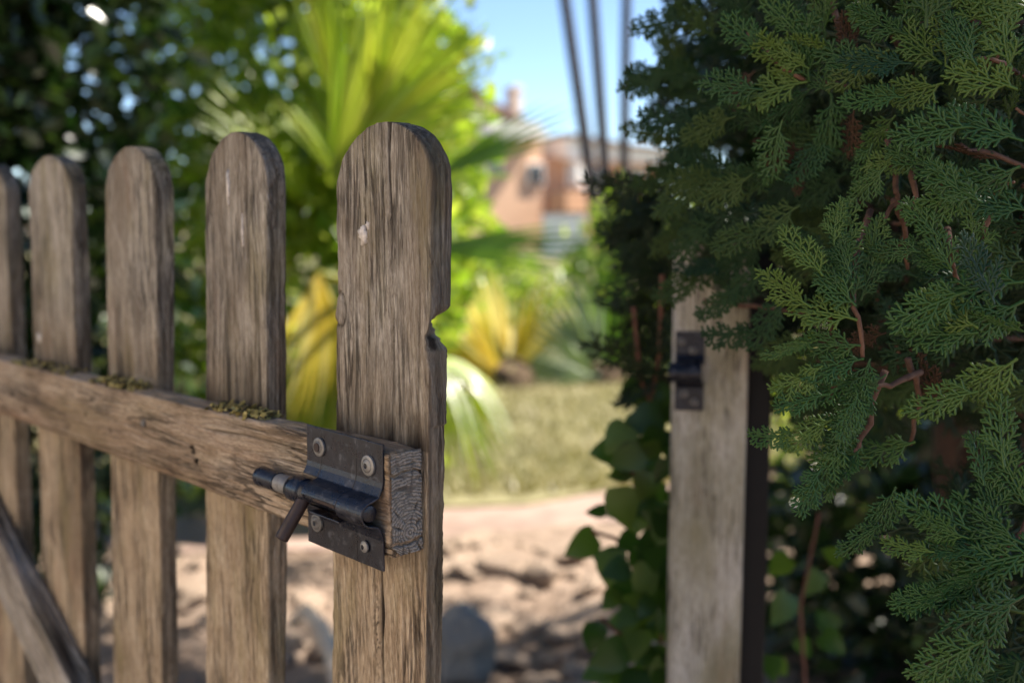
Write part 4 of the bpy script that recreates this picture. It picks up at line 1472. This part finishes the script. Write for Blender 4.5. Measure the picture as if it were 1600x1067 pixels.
palm('low_fan_palm', B_BASE, 'low yellowing fan palm growing at the edge of the lawn', 0.12, 0.12, [
    frond_px(785, 592, 6.2, 108, .86, 92, 12, .05, .35, M_FAN_YY, .1, .6, .4, .8),
    frond_px(795, 588, 6.3, 60, .78, 60, 9, .1, .35, M_FAN_YY, .0, .6, .4, .8),
    frond_px(800, 590, 6.2, 165, .55, 90, 12, .3, .35, M_FAN_YY, .2, .6, .6, .6),
    frond_px(810, 590, 6.25, 25, .42, 60, 9, .3, .3, M_FAN_D, .2),
    frond_px(770, 580, 6.4, 130, .8, 80, 12, .1, .3, M_FAN_Y, -.1),
])
C_BASE = on_ground(945, 600)
palm('dusty_fan_palm', C_BASE, 'low dusty grey-green fan palm between the yellowing palm and the vine', 0.12, 0.12, [
    frond_px(935, 585, 6.3, 118, .72, 70, 10, .1, .35, M_FAN_D, .1),
    frond_px(945, 585, 6.4, 75, .70, 80, 11, .1, .35, M_FAN_G, .1),
    frond_px(930, 590, 6.2, 155, .42, 80, 10, .4, .35, M_FAN_D, .2),
    frond_px(960, 585, 6.4, 35, .5, 80, 10, .3, .35, M_FAN_D, .1),
    frond_px(960, 560, 6.6, 100, .9, 60, 10, .1, .35, M_FAN_G, -.1),
])

# ------------------------------------------------------------------ leafy shrubs
def leaf_cloud(n, cen, rad, size, seed, shell=0.5, elong=1.8, tint_lo=0.0):
    g = np.random.default_rng(seed)
    u = g.normal(size=(n, 3)); u /= np.linalg.norm(u, axis=1, keepdims=True)
    rr_ = (shell + (1 - shell) * g.random(n)) ** 0.8
    lump = 1 + 0.22 * vnoise(u[:, 0] * 2.6 + seed, u[:, 1] * 2.6, u[:, 2] * 2.6, seed)
    P = np.array(cen) + u * np.array(rad) * (rr_ * lump)[:, None]
    d = g.normal(size=(n, 3)) + u * 0.6; d /= np.linalg.norm(d, axis=1, keepdims=True)
    q = np.cross(d, g.normal(size=(n, 3))); q /= np.linalg.norm(q, axis=1, keepdims=True)
    nn = np.cross(d, q)
    s = size * g.uniform(.6, 1.3, n)[:, None]
    V = np.stack([P, P + d * s * .5 + q * s / elong * .5 + nn * s * .08, P + d * s, P + d * s * .5 - q * s / elong * .5 + nn * s * .08], 1).reshape(-1, 3)
    b0 = np.arange(n) * 4
    F = np.stack([b0, b0 + 1, b0 + 2, b0 + 3], 1)
    F = np.concatenate([F[:, [0, 1, 2]], F[:, [0, 2, 3]]])
    return V, F, np.repeat(g.uniform(tint_lo, 1, n), 4)


def shrub(name, base, label, cat, lobes, size, mat, n, seed, stems=5, elong=1.8, group=None):
    root = empty(name, base); tag(root, label, cat, group)
    VV = []; FF = []; TT = []; o_ = 0
    tot = sum(l[1][0] * l[1][1] * l[1][2] for l in lobes) ** 1
    for k, (c, r_) in enumerate(lobes):
        nk = int(n * (r_[0] * r_[1] * r_[2]) / tot) + 20
        V, F, T = leaf_cloud(nk, c, r_, size, seed + k, elong=elong)
        VV.append(V); FF.append(F + o_); TT.append(T); o_ += len(V)
    V = np.concatenate(VV)
    keep = V[:, 2] > 0.01
    V[:, 2] = np.maximum(V[:, 2], 0.01)
    me = np_mesh('foliage', V, np.concatenate(FF), np.concatenate(TT))
    fo = link('foliage', me, mat, root, smooth=False); fo['kind'] = 'stuff'
    g = random.Random(seed)
    for k in range(stems):
        c, r_ = lobes[k % len(lobes)]
        mbs_ = MB()
        p0 = Vector((g.uniform(-.12, .12), g.uniform(-.08, .08), -.05)); p3 = Vector(c) + Vector((g.uniform(-.4, .4) * r_[0], g.uniform(-.3, .3) * r_[1], g.uniform(.1, .7) * r_[2]))
        mbs_.tube([p0, p0.lerp(p3, .4) + Vector((g.uniform(-.06, .06), 0, .05)), p3], [.012, .008, .004], 8)
        mbs_.build('stem', M_BARK, root, smooth=True)
    return root

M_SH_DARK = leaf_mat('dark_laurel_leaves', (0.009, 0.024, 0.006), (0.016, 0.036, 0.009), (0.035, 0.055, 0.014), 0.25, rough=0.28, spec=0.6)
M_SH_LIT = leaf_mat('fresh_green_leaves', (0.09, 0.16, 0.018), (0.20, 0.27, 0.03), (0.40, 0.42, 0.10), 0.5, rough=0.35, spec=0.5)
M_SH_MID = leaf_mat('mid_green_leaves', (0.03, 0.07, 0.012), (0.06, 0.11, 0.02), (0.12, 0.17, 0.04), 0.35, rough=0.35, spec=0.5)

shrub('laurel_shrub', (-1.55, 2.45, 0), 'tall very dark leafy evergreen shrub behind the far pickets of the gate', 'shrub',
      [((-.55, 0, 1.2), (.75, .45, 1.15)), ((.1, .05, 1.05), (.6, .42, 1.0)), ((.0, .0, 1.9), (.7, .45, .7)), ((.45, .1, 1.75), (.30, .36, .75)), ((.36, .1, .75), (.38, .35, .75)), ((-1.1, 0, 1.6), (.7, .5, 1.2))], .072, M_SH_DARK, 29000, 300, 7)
shrub('bright_shrub', (-0.86, 3.7, 0), 'sunlit fresh green leafy shrub beside the big fan palm', 'shrub',
      [((0, 0, .75), (.7, .5, .8)), ((.15, .1, 1.6), (.6, .5, .7)), ((.1, .1, 2.3), (.7, .5, .7)), ((.45, .2, 1.1), (.35, .4, .6))], .085, M_SH_LIT, 12000, 320, 5)
shrub('small_green_bush', (0.72, 6.9, 0), 'bright green bush in front of the house beside the slender trunks', 'shrub',
      [((0, 0, .7), (.36, .4, .5)), ((.1, 0, 1.05), (.25, .3, .25)), ((.3, .1, .6), (.4, .4, .6))], .10, M_SH_LIT, 1400, 340, 4)
shrub('flowering_bush', (-0.32, 9.5, 0), 'pale green bush in front of the house behind the big fan palm', 'shrub',
      [((0, 0, .4), (.6, .5, .42)), ((.45, 0, .35), (.5, .4, .35)), ((-.6, .2, .7), (.7, .5, .7))], .13, M_SH_LIT, 1600, 350, 4)
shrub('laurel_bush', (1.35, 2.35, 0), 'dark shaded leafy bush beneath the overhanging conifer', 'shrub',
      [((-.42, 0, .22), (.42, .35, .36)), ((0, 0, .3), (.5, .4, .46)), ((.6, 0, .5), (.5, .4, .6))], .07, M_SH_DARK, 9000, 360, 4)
shrub('speckled_bush', (1.5, 3.5, 0), 'sun-speckled yellow-green bush behind the conifer and the gate post', 'shrub',
      [((-.35, 0, .35), (.4, .35, .35)), ((.1, .2, .45), (.5, .4, .5)), ((.8, .1, .5), (.6, .4, .6))], .085, M_SH_LIT, 2200, 370, 4)

# ------------------------------------------------------------------ slender tall palms
def slender_palm(p_top, p_bot, d, r_, label, crown_dz, seed):
    P0, P1 = at(*p_bot, d), at(*p_top, d)
    dr = (P1 - P0) / (P1.z - P0.z)
    base = P0 - dr * P0.z
    root = empty('slender_palm', base); tag(root, label, 'palm tree', 'slender palms in front of the house')
    H = P1.z + crown_dz
    mb_ = MB(); k = 14
    pts = [dr * (H * i / k) + Vector((0, 0, -0.15 if i == 0 else 0)) for i in range(k + 1)]
    mb_.tube(pts, [r_ * (1.25 - .35 * i / k) for i in range(k + 1)], 12)
    mb_.build('trunk', M_DTRUNK, root, smooth=True)
    g = random.Random(seed)
    for j in range(14):
        a = 2 * math.pi * j / 14 + g.uniform(-.2, .2); el = g.uniform(-.5, .9)
        y = Vector((math.cos(a) * math.cos(el), math.sin(a) * math.cos(el), math.sin(el)))
        me = fan_leaf('frond', .75, 150, 18, .5, .3, seed * 31 + j)
        fo = link('frond', me, M_FAN_G, root)
        z = Vector((0, 0, 1)); z = (z - y * z.dot(y)).normalized(); x = y.cross(z)
        fo.matrix_basis = Matrix.Translation(pts[-1] + y * .55) @ Matrix((x, y, z)).transposed().to_4x4()
        mbp = MB(); mbp.tube([(0, -.55, 0), (0, 0.04, 0)], [.02, .012], 6); mbp.build('petiole', M_FAN_G, fo)

M_DTRUNK = plain_mat('dark_grey_palm_trunk', (0.055, 0.045, 0.045), 0.9, 0.15, var=.3, vscale=8)
slender_palm((883, 0), (926, 300), 15, .085, 'leaning slender dark palm trunk, the most slanted of three, before the house', 1.6, 1)
slender_palm((926, 0), (946, 270), 16, .085, 'slender dark palm trunk, the middle one of three, before the house', 2.2, 2)
slender_palm((979, 0), (976, 200), 17, .08, 'slender upright dark palm trunk close to the edge of the conifer', 2.8, 3)

# ------------------------------------------------------------------ house on the far side of the garden
M_WALL = plain_mat('cream_render', (0.62, 0.50, 0.40), 0.9, 0.1, var=.08, vscale=1.0)
M_OCHRE = plain_mat('terracotta_render', (0.50, 0.28, 0.17), 0.9, 0.1, var=.12, vscale=1.0)
M_PEACH = plain_mat('peach_render', (0.58, 0.37, 0.25), 0.9, 0.1, var=.1, vscale=1.0)
M_WHITE = plain_mat('white_render', (0.78, 0.74, 0.70), 0.85, 0.1, var=.05, vscale=1.0)
M_ROOF = plain_mat('brown_roof_tile', (0.17, 0.11, 0.09), 0.85, 0.2, var=.25, vscale=3)
M_GLASS = plain_mat('dark_window_glass', (0.02, 0.025, 0.03), 0.08, 0.6, var=.1)
HD = 38.0
def hp_(px, py, d=HD): return at(px, py, d)
house = empty('house', (hp_(780, 350).x, HD, 0))
tag(house, 'terracotta and cream villa with brown tiled roof and a chimney, seen past palms', 'house')
HO = Vector(house.location)
def hbox(name, p0, p1, d0, d1, mat, bevel=.03, parent=None):
    a, b_ = at(p0[0], p0[1], d0), at(p1[0], p1[1], d0)
    mb_ = MB(); mb_.box((min(a.x, b_.x) - HO.x, d0 - HO.y, min(a.z, b_.z)), (max(a.x, b_.x) - HO.x, d1 - HO.y, max(a.z, b_.z)))
    return mb_.build(name, mat, parent or house, bevel=bevel)
def gz(x0, x1, ytop, d0, d1, mat, name='wall'):
    a, b_ = at(x0, ytop, d0), at(x1, ytop, d0)
    mb_ = MB(); mb_.box((a.x - HO.x, d0 - HO.y, -.2), (b_.x - HO.x, d1 - HO.y, a.z)); return mb_.build(name, mat, house, bevel=.03)
gz(560, 790, 215, 38.6, 46, M_PEACH)                # left wing
gz(800, 1010, 244, 39.2, 46, M_OCHRE)              # right wing
gz(845, 921, 296, 37.2, 39.0, M_WALL, 'terrace')
gz(655, 735, 165, 40.0, 44, M_WALL, 'upper_storey')
# roofs as real slabs
def roof(pts, d0, d1, th, mat=M_ROOF, name='roof'):
    mb_ = MB(); P = [at(x, y, d0) for x, y in pts]
    n = len(P)
    Vf = [Vector((p.x - HO.x, d0 - HO.y, p.z)) for p in P]; Vb = [v + Vector((0, d1 - d0, 0)) for v in Vf]
    mb_.add(Vf + Vb, [tuple(range(n)), tuple(range(2*n - 1, n - 1, -1))] + [(i, n + i, n + (i+1) % n, (i+1) % n) for i in range(n)])
    return mb_.build(name, mat, house)
rf = roof([(640, 150), (690, 132), (745, 165), (822, 206), (822, 214), (745, 176), (690, 142), (640, 160)], 39.6, 45, .2)
roof([(640, 160), (690, 142), (745, 176), (760, 185), (640, 186)], 40.2, 44.5, .2, M_WALL, 'gable')
roof([(690, 196), (765, 192), (785, 215), (690, 222)], 37.9, 46, .2, M_WHITE, 'eaves_band')
roof([(830, 212), (925, 222), (1030, 228), (1030, 246), (830, 246)], 38.5, 46.5, .2, M_WHITE, 'eaves_band')
roof([(828, 206), (925, 216), (1032, 223), (1032, 228), (925, 222), (828, 212)], 38.2, 46.6, .2)
cm = MB(); a_ = at(789, 135, 40.5); c_ = at(803, 200, 40.5)
cm.box((a_.x - HO.x, 40.5 - HO.y, c_.z - .6), (c_.x - HO.x, 41.1 - HO.y, a_.z)); cm.box((a_.x - HO.x - .05, 40.45 - HO.y, a_.z - .18), (c_.x - HO.x + .05, 41.15 - HO.y, a_.z - .08))
ch = cm.build('chimney', M_WALL, rf, bevel=.02)
# outside stair parapet
mb_ = MB(); a_ = at(800, 250, 36.8); b2 = at(852, 300, 36.8)
mb_.add([(a_.x - HO.x, 36.8 - HO.y, a_.z), (b2.x - HO.x, 36.8 - HO.y, b2.z), (b2.x - HO.x, 36.8 - HO.y, b2.z - .75), (a_.x - HO.x, 36.8 - HO.y, a_.z - .75),
         (a_.x - HO.x, 37.15 - HO.y, a_.z), (b2.x - HO.x, 37.15 - HO.y, b2.z), (b2.x - HO.x, 37.15 - HO.y, b2.z - .75), (a_.x - HO.x, 37.15 - HO.y, a_.z - .75)],
        [(0, 1, 2, 3), (7, 6, 5, 4), (0, 4, 5, 1), (1, 5, 6, 2), (2, 6, 7, 3), (3, 7, 4, 0)])
mb_.build('stair_parapet', M_WHITE, house, bevel=.02)
gz(770, 838, 300, 36.4, 37.5, M_OCHRE, 'stair_block')
for x0, x1, y0, y1, d in ((765, 790, 255, 290, 38.5), (700, 722, 240, 275, 38.5), (845, 868, 256, 290, 39.1), (890, 912, 256, 290, 39.1), (950, 985, 258, 292, 39.1), (680, 700, 172, 183, 39.9)):
    wn_ = hbox('window', (x0, y0), (x1, y1), d - .04, d + .2, M_WHITE, .01)
    hbox('pane', (x0 + 3, y0 + 3), (x1 - 3, y1 - 2), d - .07, d - .045, M_GLASS, .0, wn_)
hbox('garage_opening', (795, 322), (920, 345), 36.9, 37.18, M_GLASS, .02)

house.location.x += 1.7; house.rotation_euler = (0, 0, math.radians(33)); house.scale = (1.15, 1, 1)

# low white wall before the house
wl = empty('low_wall', (at(885, 345, 33).x, 33, 0)); tag(wl, 'low white rendered wall standing before the terracotta house', 'wall')
zt_ = at(885, 331, 33).z
mb_ = MB(); mb_.box((-.75, -.15, -.1), (.62, .15, zt_ - .08)); mb_.build('wall', M_WHITE, wl, bevel=.02)
mb_ = MB(); mb_.box((-.80, -.2, zt_ - .08), (.67, .2, zt_)); mb_.build('coping', M_ROOF, wl, bevel=.01)

# ------------------------------------------------------------------ stones and litter on the bare earth
M_STONE = plain_mat('pale_pinkish_stone', (0.30, 0.225, 0.17), 0.9, 0.15, var=.45, vscale=14, bmp=.6, bdist=.01)
M_STONE_G = plain_mat('bluish_grey_stone', (0.21, 0.20, 0.185), 0.8, 0.2, var=.25, vscale=12, bmp=.5, bdist=.01)
def stone_mesh(seed, jag=.55):
    import bmesh
    bm = bmesh.new(); bmesh.ops.create_icosphere(bm, subdivisions=3, radius=1)
    co = np.array([v.co[:] for v in bm.verts])
    k = 1 + jag * vnoise(co[:, 0] * 1.6 + seed, co[:, 1] * 1.6, co[:, 2] * 1.6, seed) + .1 * vnoise(co[:, 0] * 5, co[:, 1] * 5, co[:, 2] * 5, seed + 1)
    for v, f in zip(bm.verts, k): v.co *= f
    me = bpy.data.meshes.new('stone'); bm.to_mesh(me); bm.free(); me.materials.append(M_STONE); me.shade_smooth()
    return me
SM = [stone_mesh(s) for s in range(9)]
random.seed(5)
spots_all = [(735, 905, .10), (790, 900, .14), (850, 905, .10), (900, 890, .08), (760, 960, .13), (830, 960, .10), (880, 985, .09), (930, 930, .08), (800, 1010, .09), (860, 1045, .10), (760, 1060, .08), (930, 1010, .07), (480, 930, .10), (300, 930, .12), (160, 960, .1), (470, 1040, .06), (900, 1060, .07), (715, 870, .07)]
spots_all += [(random.uniform(700, 960), random.uniform(875, 1066), random.uniform(.02, .055)) for _ in range(18)]
for px, py, r_ in spots_all:
    r_ *= .55
    P = on_ground(px, py)
    o = bpy.data.objects.new('stone', random.choice(SM)); COL.objects.link(o)
    z = float(ground_height(np.array(P.x), np.array(P.y)))
    o.location = (P.x, P.y, z + r_ * .12); o.scale = (r_ * random.uniform(.8, 1.3), r_ * random.uniform(.7, 1.1), r_ * random.uniform(.3, .55)); o.rotation_euler = (random.uniform(-.2, .2), random.uniform(-.2, .2), random.uniform(0, 6))
    big_ = r_ > .036
    tag(o, 'larger rough pale stone half sunk in the bare earth inside the gate' if big_ else 'small rough pale stone lying loose on the bare earth inside the gate', 'stone', 'larger pale stones in the earth' if big_ else 'small pale stones on the earth')
P = on_ground(722, 1060)
o = link('boulder', stone_mesh(77, .45), None); o.data.materials.clear(); o.data.materials.append(M_STONE_G)
o.location = (P.x, P.y + .02, .06); o.scale = (.075, .08, .085)
tag(o, 'bluish grey boulder lying on the earth right behind the latch picket', 'stone')
# pale bent branch
M_PALE = plain_mat('pale_bare_wood', (0.5, 0.42, 0.34), .8, .2, var=.2, vscale=20)
mb_ = MB(); pts = [on_ground(455, 985), on_ground(480, 985), on_ground(500, 1015), on_ground(520, 1055), on_ground(535, 1120)]
base = pts[0].copy()
mb_.tube([p - base + Vector((0, 0, z)) for p, z in zip(pts, (.02, .05, .06, .05, .02))], [.012, .018, .02, .02, .014], 10)
fb = mb_.build('fallen_branch', M_PALE, smooth=True); fb.location = base
tag(fb, 'pale bent branch lying on the ground between two pickets', 'branch')
# earth clods and gravel too many to count
n = 1300
gxx = rng.uniform(-2.0, 1.8, n); gyy = rng.uniform(1.7, 3.1, n); rr_ = 0.008 + 0.03 * rng.random(n) ** 3
oct_v = np.array([(1, 0, 0), (0, 1, 0), (-1, 0, 0), (0, -1, 0), (0, 0, .8), (0, 0, -.5)], float)
oct_f = np.array([(0, 1, 4), (1, 2, 4), (2, 3, 4), (3, 0, 4), (1, 0, 5), (2, 1, 5), (3, 2, 5), (0, 3, 5)])
jit = rng.uniform(.6, 1.3, (n, 6, 1)); rot = rng.uniform(0, 6.28, n)
VV = oct_v[None] * jit * rr_[:, None, None]
cx_, sx_ = np.cos(rot)[:, None], np.sin(rot)[:, None]
VV = np.stack([VV[..., 0] * cx_ - VV[..., 1] * sx_, VV[..., 0] * sx_ + VV[..., 1] * cx_, VV[..., 2]], 2)
VV += np.stack([gxx, gyy, ground_height(gxx, gyy)], 1)[:, None]
FF = (oct_f[None] + (np.arange(n) * 6)[:, None, None]).reshape(-1, 3)
o = link('gravel', np_mesh('gravel', VV.reshape(-1, 3), FF), M_STONE)
tag(o, 'loose gravel and clods scattered over the bare earth', 'gravel', kind='stuff')
